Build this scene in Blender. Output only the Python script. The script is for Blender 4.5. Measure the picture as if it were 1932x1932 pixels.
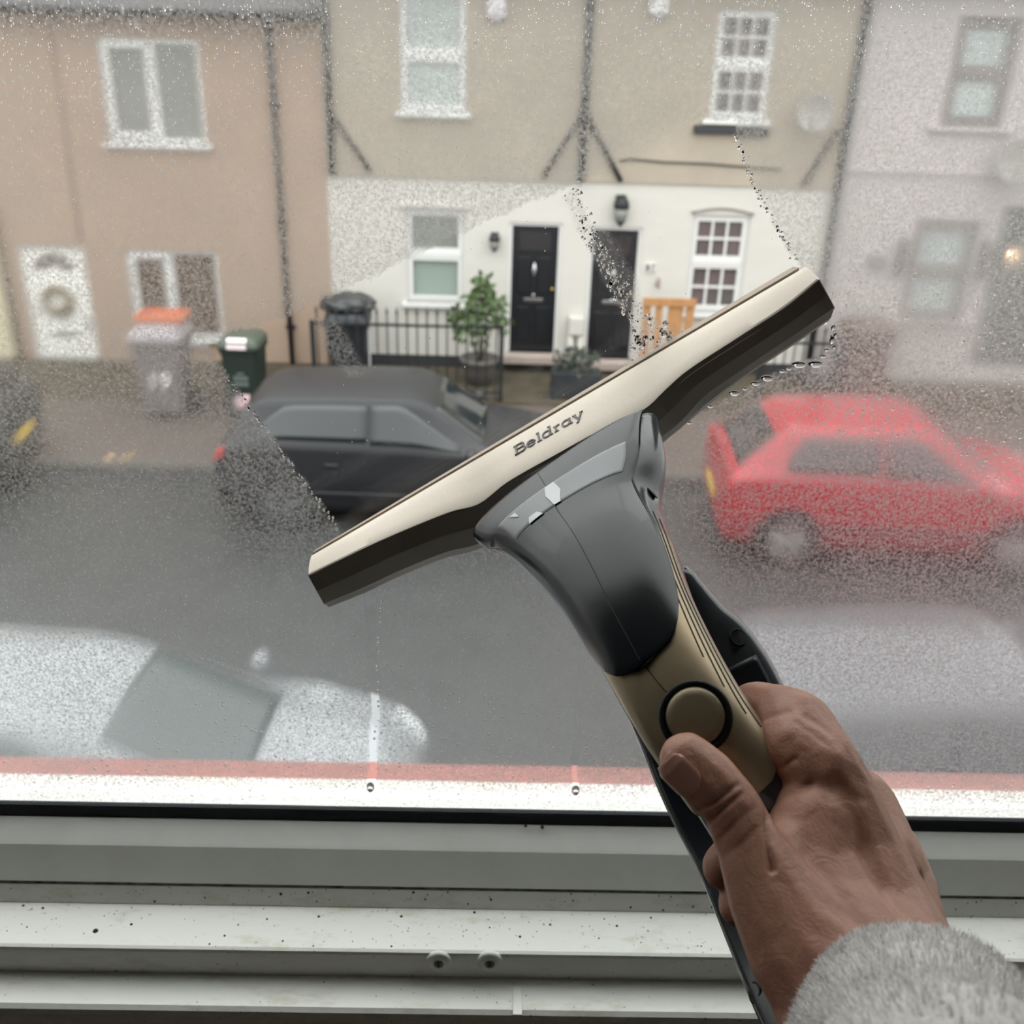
import bpy, bmesh, math, random
import numpy as np
from mathutils import Vector, Matrix, noise as mnoise

for o in list(bpy.data.objects):
    bpy.data.objects.remove(o)
scene = bpy.context.scene
COL = scene.collection
random.seed(7)
rng = np.random.default_rng(11)

# ------------------------------------------------------------------ camera
F = 1935.0                     # focal length in pixels of the 1932 x 1932 frame
ZC = 5.10                      # eye height above the far pavement
PITCH, ROLL, YAW = math.radians(26.13), math.radians(-1.786), math.radians(1.127)
_fw = Vector((math.sin(YAW)*math.cos(PITCH), math.cos(YAW)*math.cos(PITCH), -math.sin(PITCH)))
_rt = Vector((math.cos(YAW), -math.sin(YAW), 0))
_dn = _fw.cross(_rt)
CX = math.cos(ROLL)*_rt + math.sin(ROLL)*_dn
CY = -math.sin(ROLL)*_rt + math.cos(ROLL)*_dn
CZ = _fw
CAM = Vector((0, 0, ZC))
cam = bpy.data.cameras.new('camera')
cam.sensor_width = 36.0
cam.lens = 36.0*F/1932.0
cam.clip_start = 0.01
cam.clip_end = 300
cam.dof.use_dof = True
cam.dof.focus_distance = 0.43
cam.dof.aperture_fstop = 17.0
camo = bpy.data.objects.new('camera', cam)
COL.objects.link(camo)
camo.matrix_world = Matrix(((CX.x, -CY.x, -CZ.x, 0), (CX.y, -CY.y, -CZ.y, 0), (CX.z, -CY.z, -CZ.z, ZC), (0, 0, 0, 1)))
scene.camera = camo

# ------------------------------------------------------------------ world: even overcast sky
world = bpy.data.worlds.new('overcast_sky')
scene.world = world
world.use_nodes = True
wn = world.node_tree.nodes
wl = world.node_tree.links
bg = wn['Background']
# standard overcast sky: three times brighter overhead than at the horizon
_tc = wn.new('ShaderNodeTexCoord')
_sp = wn.new('ShaderNodeSeparateXYZ')
wl.new(_tc.outputs['Generated'], _sp.inputs[0])
_mr = wn.new('ShaderNodeMapRange')
_mr.inputs['From Min'].default_value = 0.0
_mr.inputs['From Max'].default_value = 1.0
_mr.inputs['To Min'].default_value = 0.62
_mr.inputs['To Max'].default_value = 1.86
wl.new(_sp.outputs['Z'], _mr.inputs['Value'])
wl.new(_mr.outputs[0], bg.inputs['Strength'])
bg.inputs['Color'].default_value = (0.995, 0.99, 0.98, 1)
scene.view_settings.view_transform = 'Standard'
scene.view_settings.look = 'None'
scene.view_settings.gamma = 1.0
scene.view_settings.use_curve_mapping = False
scene.view_settings.exposure = 1.27
scene.cycles.max_bounces = 9
scene.cycles.diffuse_bounces = 4
scene.cycles.glossy_bounces = 3


# ------------------------------------------------------------------ helpers
def ray(px, py):
    return CX*float((px-966.0)/F) + CY*float((py-966.0)/F) + CZ


def P(px, py, zc):                    # point at optical depth zc
    return CAM + ray(px, py)*float(zc)


def onY(px, py, Y):                   # point on a wall plane
    d = ray(px, py)
    return CAM + d*float(Y/d.y)


def onZ(px, py, Z):                   # point on a level plane
    d = ray(px, py)
    return CAM + d*float((Z-ZC)/d.z)


def proj(v):
    d = Vector(v)-CAM
    z = d.dot(CZ)
    return (966+F*d.dot(CX)/z, 966+F*d.dot(CY)/z, z)


def lin(c):
    out = []
    for v in c[:3]:
        v = v/255.0
        out.append(v/12.92 if v <= 0.04045 else ((v+0.055)/1.055)**2.4)
    return (out[0], out[1], out[2], 1.0)


MATS = {}


def mat(name, rgb, rough=0.5, metal=0.0, var=0.0, vscale=8.0, bump=0.0, bscale=60.0, coat=0.0, rgb2=None, spec=0.5, sss=0.0, stretch=None):
    if name in MATS:
        return MATS[name]
    m = bpy.data.materials.new(name)
    m.use_nodes = True
    nt = m.node_tree
    b = nt.nodes['Principled BSDF']
    b.inputs['Base Color'].default_value = lin(rgb)
    b.inputs['Roughness'].default_value = rough
    b.inputs['Metallic'].default_value = metal
    b.inputs['Specular IOR Level'].default_value = spec
    b.inputs['Coat Weight'].default_value = coat
    b.inputs['Coat Roughness'].default_value = 0.05
    if sss:
        b.inputs['Subsurface Weight'].default_value = sss
        b.inputs['Subsurface Radius'].default_value = (0.006, 0.0025, 0.0015)
        b.inputs['Subsurface Scale'].default_value = 1.0
    tc = nt.nodes.new('ShaderNodeTexCoord')
    src = tc.outputs['Object']
    if stretch:
        mp = nt.nodes.new('ShaderNodeMapping')
        mp.inputs['Scale'].default_value = stretch
        nt.links.new(src, mp.inputs['Vector'])
        src = mp.outputs['Vector']
    if var or rgb2:
        n = nt.nodes.new('ShaderNodeTexNoise')
        n.inputs['Scale'].default_value = vscale
        n.inputs['Detail'].default_value = 6
        n.inputs['Roughness'].default_value = 0.65
        nt.links.new(src, n.inputs['Vector'])
        r = nt.nodes.new('ShaderNodeValToRGB')
        if rgb2:
            a, c = lin(rgb), lin(rgb2)
        else:
            q = lin(rgb)
            a = tuple(max(0, v*(1-var)) for v in q[:3])+(1,)
            c = tuple(min(1, v*(1+var)) for v in q[:3])+(1,)
        r.color_ramp.elements[0].color = a
        r.color_ramp.elements[1].color = c
        r.color_ramp.elements[0].position = 0.32
        r.color_ramp.elements[1].position = 0.68
        nt.links.new(n.outputs['Fac'], r.inputs['Fac'])
        nt.links.new(r.outputs['Color'], b.inputs['Base Color'])
    if bump:
        n2 = nt.nodes.new('ShaderNodeTexNoise')
        n2.inputs['Scale'].default_value = bscale
        n2.inputs['Detail'].default_value = 4
        nt.links.new(src, n2.inputs['Vector'])
        bp = nt.nodes.new('ShaderNodeBump')
        bp.inputs['Strength'].default_value = bump
        bp.inputs['Distance'].default_value = 0.5/bscale
        nt.links.new(n2.outputs['Fac'], bp.inputs['Height'])
        nt.links.new(bp.outputs['Normal'], b.inputs['Normal'])
    MATS[name] = m
    return m


def link(name, me, m=None, parent=None, smooth=False, label=None, cat=None, group=None, kind=None):
    o = bpy.data.objects.new(name, me)
    COL.objects.link(o)
    if m is not None:
        if len(me.materials) == 0:
            me.materials.append(m)
    if smooth:
        for p in me.polygons:
            p.use_smooth = True
    if parent is not None:
        o.parent = parent
        if parent.get('_world'):
            o.matrix_parent_inverse = Matrix.Translation(-Vector(parent['_world']))
    tag(o, label, cat, group, kind)
    return o


def tag(o, label=None, cat=None, group=None, kind=None):
    if label:
        o['label'] = label
    if cat:
        o['category'] = cat
    if group:
        o['group'] = group
    if kind:
        o['kind'] = kind
    return o


def empty(name, loc, label=None, cat=None, group=None, kind=None, world=True, rz=0.0):
    o = bpy.data.objects.new(name, None)
    COL.objects.link(o)
    o.location = loc
    o.rotation_euler = (0, 0, rz)
    o.empty_display_size = 0.05
    if world:
        o['_world'] = list(loc)
    return tag(o, label, cat, group, kind)


def pydata(verts, faces, name='mesh'):
    me = bpy.data.meshes.new(name)
    me.from_pydata([tuple(v) for v in verts], [], faces)
    me.validate()
    bm = bmesh.new()
    bm.from_mesh(me)
    bmesh.ops.recalc_face_normals(bm, faces=bm.faces)
    bm.to_mesh(me)
    bm.free()
    return me


def box_mesh(bxs, bevel=0.0):
    bm = bmesh.new()
    for (x0, x1, y0, y1, z0, z1) in bxs:
        vs = [bm.verts.new(p) for p in ((x0, y0, z0), (x1, y0, z0), (x1, y1, z0), (x0, y1, z0), (x0, y0, z1), (x1, y0, z1), (x1, y1, z1), (x0, y1, z1))]
        for f in ((3, 2, 1, 0), (4, 5, 6, 7), (0, 1, 5, 4), (1, 2, 6, 5), (2, 3, 7, 6), (3, 0, 4, 7)):
            bm.faces.new([vs[i] for i in f])
    if bevel:
        bmesh.ops.bevel(bm, geom=bm.edges[:], offset=bevel, segments=2, affect='EDGES', profile=0.6)
    me = bpy.data.meshes.new('boxes')
    bm.to_mesh(me)
    bm.free()
    return me


def boxes(name, bxs, m, parent=None, bevel=0.0, **kw):
    return link(name, box_mesh(bxs, bevel), m, parent, **kw)


def loft_mesh(secs, ring=True, cap=True):
    n = len(secs[0])
    verts = [v for s in secs for v in s]
    faces = []
    for i in range(len(secs)-1):
        for j in range(n if ring else n-1):
            k = (j+1) % n
            faces.append((i*n+j, i*n+k, (i+1)*n+k, (i+1)*n+j))
    if cap and ring:
        faces.append(tuple(range(n)))
        faces.append(tuple((len(secs)-1)*n+j for j in range(n)))
    return pydata(verts, faces)


def tube_mesh(pts, r, seg=8, caps=True):
    pts = [Vector(p) for p in pts]
    rr = r if isinstance(r, (list, tuple)) else [r]*len(pts)
    secs = []
    up = None
    for i, p in enumerate(pts):
        t = (pts[min(i+1, len(pts)-1)]-pts[max(i-1, 0)]).normalized()
        if up is None:
            up = Vector((0, 0, 1)) if abs(t.z) < 0.9 else Vector((0, 1, 0))
        a = t.cross(up).normalized()
        b = a.cross(t).normalized()
        up = b
        secs.append([p+rr[i]*(math.cos(2*math.pi*k/seg)*a+math.sin(2*math.pi*k/seg)*b) for k in range(seg)])
    return loft_mesh(secs, True, caps)


def tube(name, pts, r, m, parent=None, seg=8, **kw):
    return link(name, tube_mesh(pts, r, seg), m, parent, smooth=True, **kw)


def cyl_between(p0, p1, r0, r1, seg=16):
    return tube_mesh([p0, p1], [r0, r1], seg)


def lathe_mesh(prof, c, axis=Vector((0, 0, 1)), seg=24):
    axis = axis.normalized()
    a = axis.orthogonal().normalized()
    b = axis.cross(a)
    secs = [[Vector(c)+h*axis+r*(math.cos(2*math.pi*k/seg)*a+math.sin(2*math.pi*k/seg)*b) for k in range(seg)] for r, h in prof]
    return loft_mesh(secs, True, True)


def join_meshes(ms):
    bm = bmesh.new()
    for m in ms:
        bm.from_mesh(m)
    me = bpy.data.meshes.new('joined')
    bm.to_mesh(me)
    bm.free()
    return me


def crom(arr, u):
    """Catmull-Rom through rows of arr at parameter u (0..n-1)."""
    a = np.asarray(arr, float)
    n = len(a)
    i = int(min(max(math.floor(u), 0), n-2))
    f = u-i
    p1, p2 = a[i], a[i+1]
    p0 = a[i-1] if i > 0 else 2*p1-p2
    p3 = a[i+2] if i+2 < n else 2*p2-p1
    return 0.5*((2*p1)+(-p0+p2)*f+(2*p0-5*p1+4*p2-p3)*f*f+(-p0+3*p1-3*p2+p3)*f**3)


def lerp_rows(arr, u):
    a = np.asarray(arr, float)
    i = int(min(max(math.floor(u), 0), len(a)-2))
    return a[i]+(a[i+1]-a[i])*(u-i)


def text_mesh(body, size, extrude=0.002):
    c = bpy.data.curves.new('text', 'FONT')
    c.body = body
    c.size = size
    c.extrude = extrude
    c.align_x = 'CENTER'
    c.align_y = 'CENTER'
    o = bpy.data.objects.new('text_tmp', c)
    COL.objects.link(o)
    me = bpy.data.meshes.new_from_object(o.evaluated_get(bpy.context.evaluated_depsgraph_get()))
    bpy.data.objects.remove(o)
    return me


# ------------------------------------------------------------------ materials
M_upvc = mat('white_upvc', (226, 228, 222), 0.35, var=0.04, vscale=30)
M_upvc_grey = mat('grey_glazing_bead', (150, 158, 158), 0.4, var=0.05, vscale=40)
M_gasket = mat('black_rubber_gasket', (22, 27, 34), 0.55, bump=0.3, bscale=900)
M_room = mat('room_paint', (176, 170, 162), 0.9)
M_floor = mat('room_floor', (165, 145, 125), 0.7, var=0.1)


# ================================================================== THE ROOM AND ITS WINDOW
G = 0.480                                   # the inner face of the glass
GB = ZC-0.4371                              # bottom line of visible glass
WX0, WX1, WZ1 = -0.85, 0.90, 6.02           # window opening
RX0, RX1, RY0, RY1, RZ0, RZ1 = -1.55, 1.75, -3.0, 0.350, 3.35, 6.20
WOUT = 0.60                                 # outer face of the house front wall
sill_z = ZC-0.5047
boxes('wall_front', [(RX0, WX0, RY1, WOUT, RZ0, RZ1), (WX1, RX1, RY1, WOUT, RZ0, RZ1), (WX0, WX1, RY1, WOUT, WZ1, RZ1), (WX0, WX1, RY1+0.055, WOUT, RZ0, sill_z-0.04)], M_room, kind='structure', label='painted inside wall around the window')
boxes('wall_left', [(RX0-0.1, RX0, RY0, RY1, RZ0, RZ1)], M_room, kind='structure', label='painted wall on the left of the room')
boxes('wall_right', [(RX1, RX1+0.1, RY0, RY1, RZ0, RZ1)], M_room, kind='structure', label='painted wall on the right of the room')
boxes('wall_back', [(RX0, RX1, RY0-0.1, RY0, RZ0, RZ1)], M_room, kind='structure', label='painted wall at the back of the room')
boxes('ceiling', [(RX0-0.1, RX1+0.1, RY0-0.1, WOUT, RZ1, RZ1+0.1)], M_room, kind='structure', label='painted ceiling of the room')
boxes('floor', [(RX0-0.1, RX1+0.1, RY0-0.1, WOUT, RZ0-0.1, RZ0)], M_floor, kind='structure', label='brown floor of the room')


def dirty_upvc():
    m = bpy.data.materials.new('grubby_white_upvc')
    m.use_nodes = True
    nt = m.node_tree
    b = nt.nodes['Principled BSDF']
    b.inputs['Roughness'].default_value = 0.38
    tc = nt.nodes.new('ShaderNodeTexCoord')
    mp = nt.nodes.new('ShaderNodeMapping')
    mp.inputs['Scale'].default_value = (0.35, 1, 1)
    nt.links.new(tc.outputs['Object'], mp.inputs['Vector'])
    n1 = nt.nodes.new('ShaderNodeTexNoise')
    n1.inputs['Scale'].default_value = 45
    n1.inputs['Detail'].default_value = 8
    n1.inputs['Roughness'].default_value = 0.75
    nt.links.new(mp.outputs['Vector'], n1.inputs['Vector'])
    r1 = nt.nodes.new('ShaderNodeValToRGB')
    r1.color_ramp.elements[0].position = 0.52
    r1.color_ramp.elements[0].color = lin((233, 234, 228))
    r1.color_ramp.elements[1].position = 0.78
    r1.color_ramp.elements[1].color = lin((186, 184, 150))
    nt.links.new(n1.outputs['Fac'], r1.inputs['Fac'])
    n2 = nt.nodes.new('ShaderNodeTexNoise')
    n2.inputs['Scale'].default_value = 420
    n2.inputs['Detail'].default_value = 2
    nt.links.new(tc.outputs['Object'], n2.inputs['Vector'])
    r2 = nt.nodes.new('ShaderNodeValToRGB')
    r2.color_ramp.elements[0].position = 0.25
    r2.color_ramp.elements[0].color = lin((92, 88, 74))
    r2.color_ramp.elements[1].position = 0.30
    r2.color_ramp.elements[1].color = (1, 1, 1, 1)
    nt.links.new(n2.outputs['Fac'], r2.inputs['Fac'])
    mx = nt.nodes.new('ShaderNodeMixRGB')
    mx.blend_type = 'MULTIPLY'
    mx.inputs['Fac'].default_value = 0.8
    nt.links.new(r1.outputs['Color'], mx.inputs['Color1'])
    nt.links.new(r2.outputs['Color'], mx.inputs['Color2'])
    nt.links.new(mx.outputs['Color'], b.inputs['Base Color'])
    return m


M_dirty = dirty_upvc()


def clear_glass():
    m = bpy.data.materials.new('clear_pane_glass')
    m.use_nodes = True
    nt = m.node_tree
    nt.nodes.clear()
    out = nt.nodes.new('ShaderNodeOutputMaterial')
    t = nt.nodes.new('ShaderNodeBsdfTransparent')
    t.inputs['Color'].default_value = (0.97, 0.985, 0.98, 1)
    g = nt.nodes.new('ShaderNodeBsdfGlossy')
    g.inputs['Roughness'].default_value = 0.02
    fc = nt.nodes.new('ShaderNodeLayerWeight')
    fc.inputs['Blend'].default_value = 0.5
    pw = nt.nodes.new('ShaderNodeMath')
    pw.operation = 'POWER'
    pw.inputs[1].default_value = 5.0
    nt.links.new(fc.outputs['Facing'], pw.inputs[0])
    lw = nt.nodes.new('ShaderNodeMath')
    lw.operation = 'MULTIPLY_ADD'
    lw.inputs[1].default_value = 0.7
    lw.inputs[2].default_value = 0.02
    nt.links.new(pw.outputs[0], lw.inputs[0])
    mx = nt.nodes.new('ShaderNodeMixShader')
    nt.links.new(lw.outputs[0], mx.inputs['Fac'])
    nt.links.new(t.outputs[0], mx.inputs[1])
    nt.links.new(g.outputs[0], mx.inputs[2])
    nt.links.new(mx.outputs[0], out.inputs['Surface'])
    return m


M_pane = clear_glass()

win = empty('window_1', (0.02, G, GB), 'white plastic window with steamed up glass, half wiped clear', 'window', kind='structure')


def prism_x(name, prof, m, x0=WX0, x1=WX1, parent=win, **kw):
    """prof: list of (s, h) = distance from the eye, drop below the eye."""
    n = len(prof)
    verts = [(x, s, ZC-h) for x in (x0, x1) for s, h in prof]
    faces = [tuple(range(n)), tuple(range(2*n-1, n-1, -1))]+[(i, (i+1) % n, n+(i+1) % n, n+i) for i in range(n)]
    return link(name, pydata(verts, faces), m, parent, **kw)


prism_x('gasket', [(.4802, .4366), (.4778, .4376), (.4764, .4448), (.4772, .4470), (.4802, .4475)], M_gasket, label='black rubber glazing gasket')
prism_x('glazing_bead', [(.4775, .4472), (.4768, .4456), (.4755, .4454), (.4645, .4535), (.4630, .4547), (.4515, .4722), (.4518, .4730), (.50, .4730), (.50, .4472)], M_upvc)
prism_x('bottom_rail', [(.4550, .4736), (.4518, .4736), (.4508, .4742), (.4465, .4836), (.4466, .4860), (.50, .4860), (.50, .4736)], M_dirty)
prism_x('dirt_seam', [(.4560, .4726), (.4512, .4726), (.4509, .4738), (.4560, .4738)], mat('black_dirt', (38, 36, 32), 0.9, rgb2=(120, 118, 108), vscale=120), label='black grime along the bead joint')
prism_x('frame_ledge', [(.56, .4845), (.4168, .4845), (.4150, .4852), (.4146, .4870), (.4150, .5060), (.56, .5060)], M_dirty)
sill = prism_x('trim_1', [(.60, .5047), (.3940, .5047), (.3918, .5066), (.3912, .5100), (.3912, .545), (.60, .545)], M_dirty, x0=WX0-0.05, x1=WX1+0.05, parent=None, kind='structure', label='white inner window sill board below the frame')
# side jambs and head of the frame (outside the picture, they bound the light)
boxes('side_frame', [(WX0, WX0+0.07, .415, .56, ZC-.506, WZ1)], M_upvc, win)
boxes('side_frame', [(WX1-0.07, WX1, .415, .56, ZC-.506, WZ1)], M_upvc, win)
boxes('top_frame', [(WX0+.07, WX1-.07, .415, .56, WZ1-0.08, WZ1)], M_upvc, win)
boxes('pane', [(WX0+0.06, WX1-0.06, G, G+0.004, GB-0.012, WZ1-0.07)], M_pane, win)
# outside sill and the painted ledge beyond it
prism_x('outer_sill', [(.486, .470), (.538, .474), (.5385, .482), (.486, .482)], mat('outer_white_sill', (240, 243, 242), 0.35), label='white plastic outside sill, wet with rain')
boxes('trim_2', [(WX0-.1, WX1+.1, .539, .592, ZC-.56, ZC-.496)], mat('salmon_masonry', (176, 122, 114), 0.8, var=0.12, vscale=40, bump=0.3, bscale=120), kind='structure', label='salmon painted masonry ledge outside the window')


def screw_cap(px, py):
    c = onY(px, py, .4147)
    e = link('screw_cap', lathe_mesh([(.0001, -.0008), (.0074, -.0008), (.0077, .0003), (.0070, .0018), (.0045, .0024), (.0001, .0024)], c, Vector((0, -1, 0)), 32), M_upvc, win, smooth=True, label='white plastic screw cap with a cross head screw')
    link('screw', lathe_mesh([(.0029, .0020), (.0029, .0027), (.0022, .0031), (.0001, .0031)], c, Vector((0, -1, 0)), 20), mat('screw_steel', (120, 120, 115), 0.3, 0.9), e, smooth=True)
    y = c.y-.0033
    boxes('cross_slot', [(c.x-.0016, c.x+.0016, y, y+.0004, c.z-.0004, c.z+.0004), (c.x-.0004, c.x+.0004, y, y+.0004, c.z-.0016, c.z+.0016)], mat('slot_dark', (20, 20, 20), 0.8), e)


screw_cap(828, 1813)
screw_cap(924, 1813)
sc = onZ(976, 1888, ZC-.5047)
boxes('plastic_sliver', [(sc.x-.0026, sc.x+.0026, sc.y-.010, sc.y+.008, ZC-.5046, ZC-.5034)], M_upvc, win, bevel=.0004, label='thin white plastic sliver stuck to the sill')
# grime specks and water drops on the frame
spk = []
for _ in range(150):
    x = random.uniform(-.30, .34)
    if random.random() < .45:
        f_ = random.random()
        c = Vector((x, .4508-.0043*f_, ZC-.4742-.0094*f_))
        ax = Vector((0, -.9, .4))
    else:
        c = Vector((x, random.uniform(.418, .445), ZC-.4845))
        ax = Vector((0, 0, 1))
    r = random.choice((.0003, .0004, .0006, .0009))*random.uniform(.6, 1.1)
    spk.append(lathe_mesh([(r, -.0001), (r*.8, .0003), (r*.2, .0005)], c, ax, 6))
for px, py, r in ((180, 1757, .0017), (248, 1744, .0008), (1023, 1560, .0012), (992, 1558, .0010)):
    c = onZ(px, py, ZC-.4845) if py > 1700 else onY(px, py, .4735)
    spk.append(lathe_mesh([(r, -.0003), (r*.8, .0006), (r*.2, .0009)], c, Vector((0, -.5, 1)), 7))
link('grime_speck', join_meshes(spk), mat('grime', (58, 48, 36), 0.9), win, kind='stuff')

# ------------------------------------------------------------------ condensation on the inside of the glass
def poly_sd(px, py, poly):
    """signed distance to a polygon, positive outside."""
    poly = np.array(poly, float)
    d = np.full(px.shape, 1e9)
    inside = np.zeros(px.shape, bool)
    n = len(poly)
    for i in range(n):
        a, b = poly[i], poly[(i+1) % n]
        ex, ey = b-a
        wx, wy = px-a[0], py-a[1]
        t = np.clip((wx*ex+wy*ey)/(ex*ex+ey*ey), 0, 1)
        d = np.minimum(d, np.hypot(wx-t*ex, wy-t*ey))
        c = ((a[1] > py) != (b[1] > py)) & (px < (b[0]-a[0])*(py-a[1])/(b[1]-a[1]+1e-12)+a[0])
        inside ^= c
    return np.where(inside, -d, d)


def line_d(px, py, line):
    d = np.full(px.shape, 1e9)
    for a, b in zip(line[:-1], line[1:]):
        a, b = np.array(a, float), np.array(b, float)
        e = b-a
        wx, wy = px-a[0], py-a[1]
        t = np.clip((wx*e[0]+wy*e[1])/(e@e), 0, 1)
        d = np.minimum(d, np.hypot(wx-t*e[0], wy-t*e[1]))
    return d


def sstep(a, b, x):
    t = np.clip((x-a)/(b-a), 0, 1)
    return t*t*(3-2*t)


WIPED = [(388, 652), (440, 628), (545, 594), (630, 556), (700, 523), (770, 488), (870, 440), (960, 398), (1040, 366), (1090, 348), (1150, 305), (1240, 262), (1310, 226), (1385, 226), (1400, 290), (1425, 352), (1460, 420), (1505, 495), (1565, 600), (1574, 645), (1548, 672), (1500, 690), (1420, 722), (1350, 765), (1295, 800), (1100, 900), (900, 1000), (650, 1010), (640, 1000), (560, 890), (470, 770), (425, 705)]
BAND1 = [(1066, 372), (1088, 352), (1108, 415), (1150, 480), (1198, 560), (1215, 590), (1290, 630), (1300, 660), (1180, 705), (1196, 620), (1150, 545), (1118, 480), (1090, 430)]
BAND2 = [(1120, 430), (1150, 440), (1202, 530), (1215, 600), (1200, 605), (1150, 500)]
SMEAR = [(592, 600), (640, 606), (692, 706), (655, 712), (608, 650)]
TRAIL1 = [(697, 1112), (700, 1180), (706, 1260), (709, 1330), (705, 1400), (703, 1450), (699, 1492)]
TRAIL2 = [(1098, 1225), (1096, 1280), (1090, 1340), (1089, 1400), (1083, 1450), (1086, 1497)]
STREAK = [[(560, 935), (1010, 700)], [(690, 935), (1060, 735)], [(1090, 700), (1190, 625)]]


def film():
    xs = np.concatenate([np.linspace(WX0+.065, -.34, 12), np.linspace(-.338, .338, 560), np.linspace(.34, WX1-.065, 12)])
    zs = np.concatenate([np.linspace(GB-.004, 5.15, 400), np.linspace(5.16, WZ1-.075, 16)])
    X, Z = np.meshgrid(xs, zs)
    Yf = G-.0006
    d = np.stack([X, np.full_like(X, Yf), Z-ZC], -1)
    zc = d@np.array(CZ)
    px = 966+F*(d@np.array(CX))/zc
    py = 966+F*(d@np.array(CY))/zc
    wob = 2.5*np.sin(px*.11+py*.07)+1.8*np.sin(px*.31-py*.23)+1.2*np.sin(px*.67+py*.53)
    sd = poly_sd(px, py, WIPED)
    soft = 3+30*sstep(0, 60, np.minimum(px-1090, 1330-px))*(py < 330)
    fog = sstep(-soft, soft, sd+wob)
    base = 0.82+0.10*np.sin(px*.006+1)*np.sin(py*.005)
    low = sstep(1050, 1450, py)                     # heavier, coarser wet towards the bottom
    right = sstep(1450, 1700, px)*sstep(350, 600, py)*(1-sstep(800, 1000, py))
    top = 1-sstep(0, 260, py)
    rblur = sstep(1380, 1700, px)*sstep(200, 500, py)
    veil = fog*(base+.22*rblur+0.10*low)
    wet = fog*(.74+.26*low+.30*right+.25*top)
    for b, wv, vv in ((BAND1, .95, .40), (BAND2, .8, .32)):
        m = 1-sstep(-4, 6, poly_sd(px, py, b)+wob*.4)
        wet = np.maximum(wet, wv*m)
        veil = np.maximum(veil, vv*m)
    veil = np.maximum(veil, .50*(1-sstep(-6, 6, poly_sd(px, py, SMEAR)+wob*.5)))
    for s in STREAK:
        m = 1-sstep(4, 20, line_d(px, py, s))
        veil = np.maximum(veil, .10*m*(sd < 0))
    for t, w in ((TRAIL1, 9), (TRAIL2, 6)):
        m = sstep(w-2.5, w+1.5, line_d(px, py, t)+wob*.35)
        veil *= m
        wet *= m
    bott = sstep(1480, 1505, py-.016*(px-966))      # running wet just above the gasket
    wet = np.maximum(wet, .9*bott)
    ny, nx = X.shape
    co = np.stack([X, np.full_like(X, Yf), Z], -1).reshape(-1, 3)
    idx = np.arange(ny*nx).reshape(ny, nx)
    q = np.stack([idx[:-1, :-1], idx[:-1, 1:], idx[1:, 1:], idx[1:, :-1]], -1).reshape(-1, 4)
    me = bpy.data.meshes.new('condensation')
    me.vertices.add(len(co))
    me.vertices.foreach_set('co', co.ravel())
    me.loops.add(q.size)
    me.loops.foreach_set('vertex_index', q.ravel().astype(np.int32))
    me.polygons.add(len(q))
    me.polygons.foreach_set('loop_start', np.arange(0, q.size, 4, dtype=np.int32))
    me.update(calc_edges=True)
    for nm, v in (('fog', veil), ('wet', wet), ('coarse', np.clip(right+low*.8+top*.35, 0, 1)), ('blur', np.clip(.45+.35*rblur+.15*low, 0, 1))):
        at = me.attributes.new(nm, 'FLOAT', 'POINT')
        at.data.foreach_set('value', v.ravel().astype(np.float32))
    return me


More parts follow.
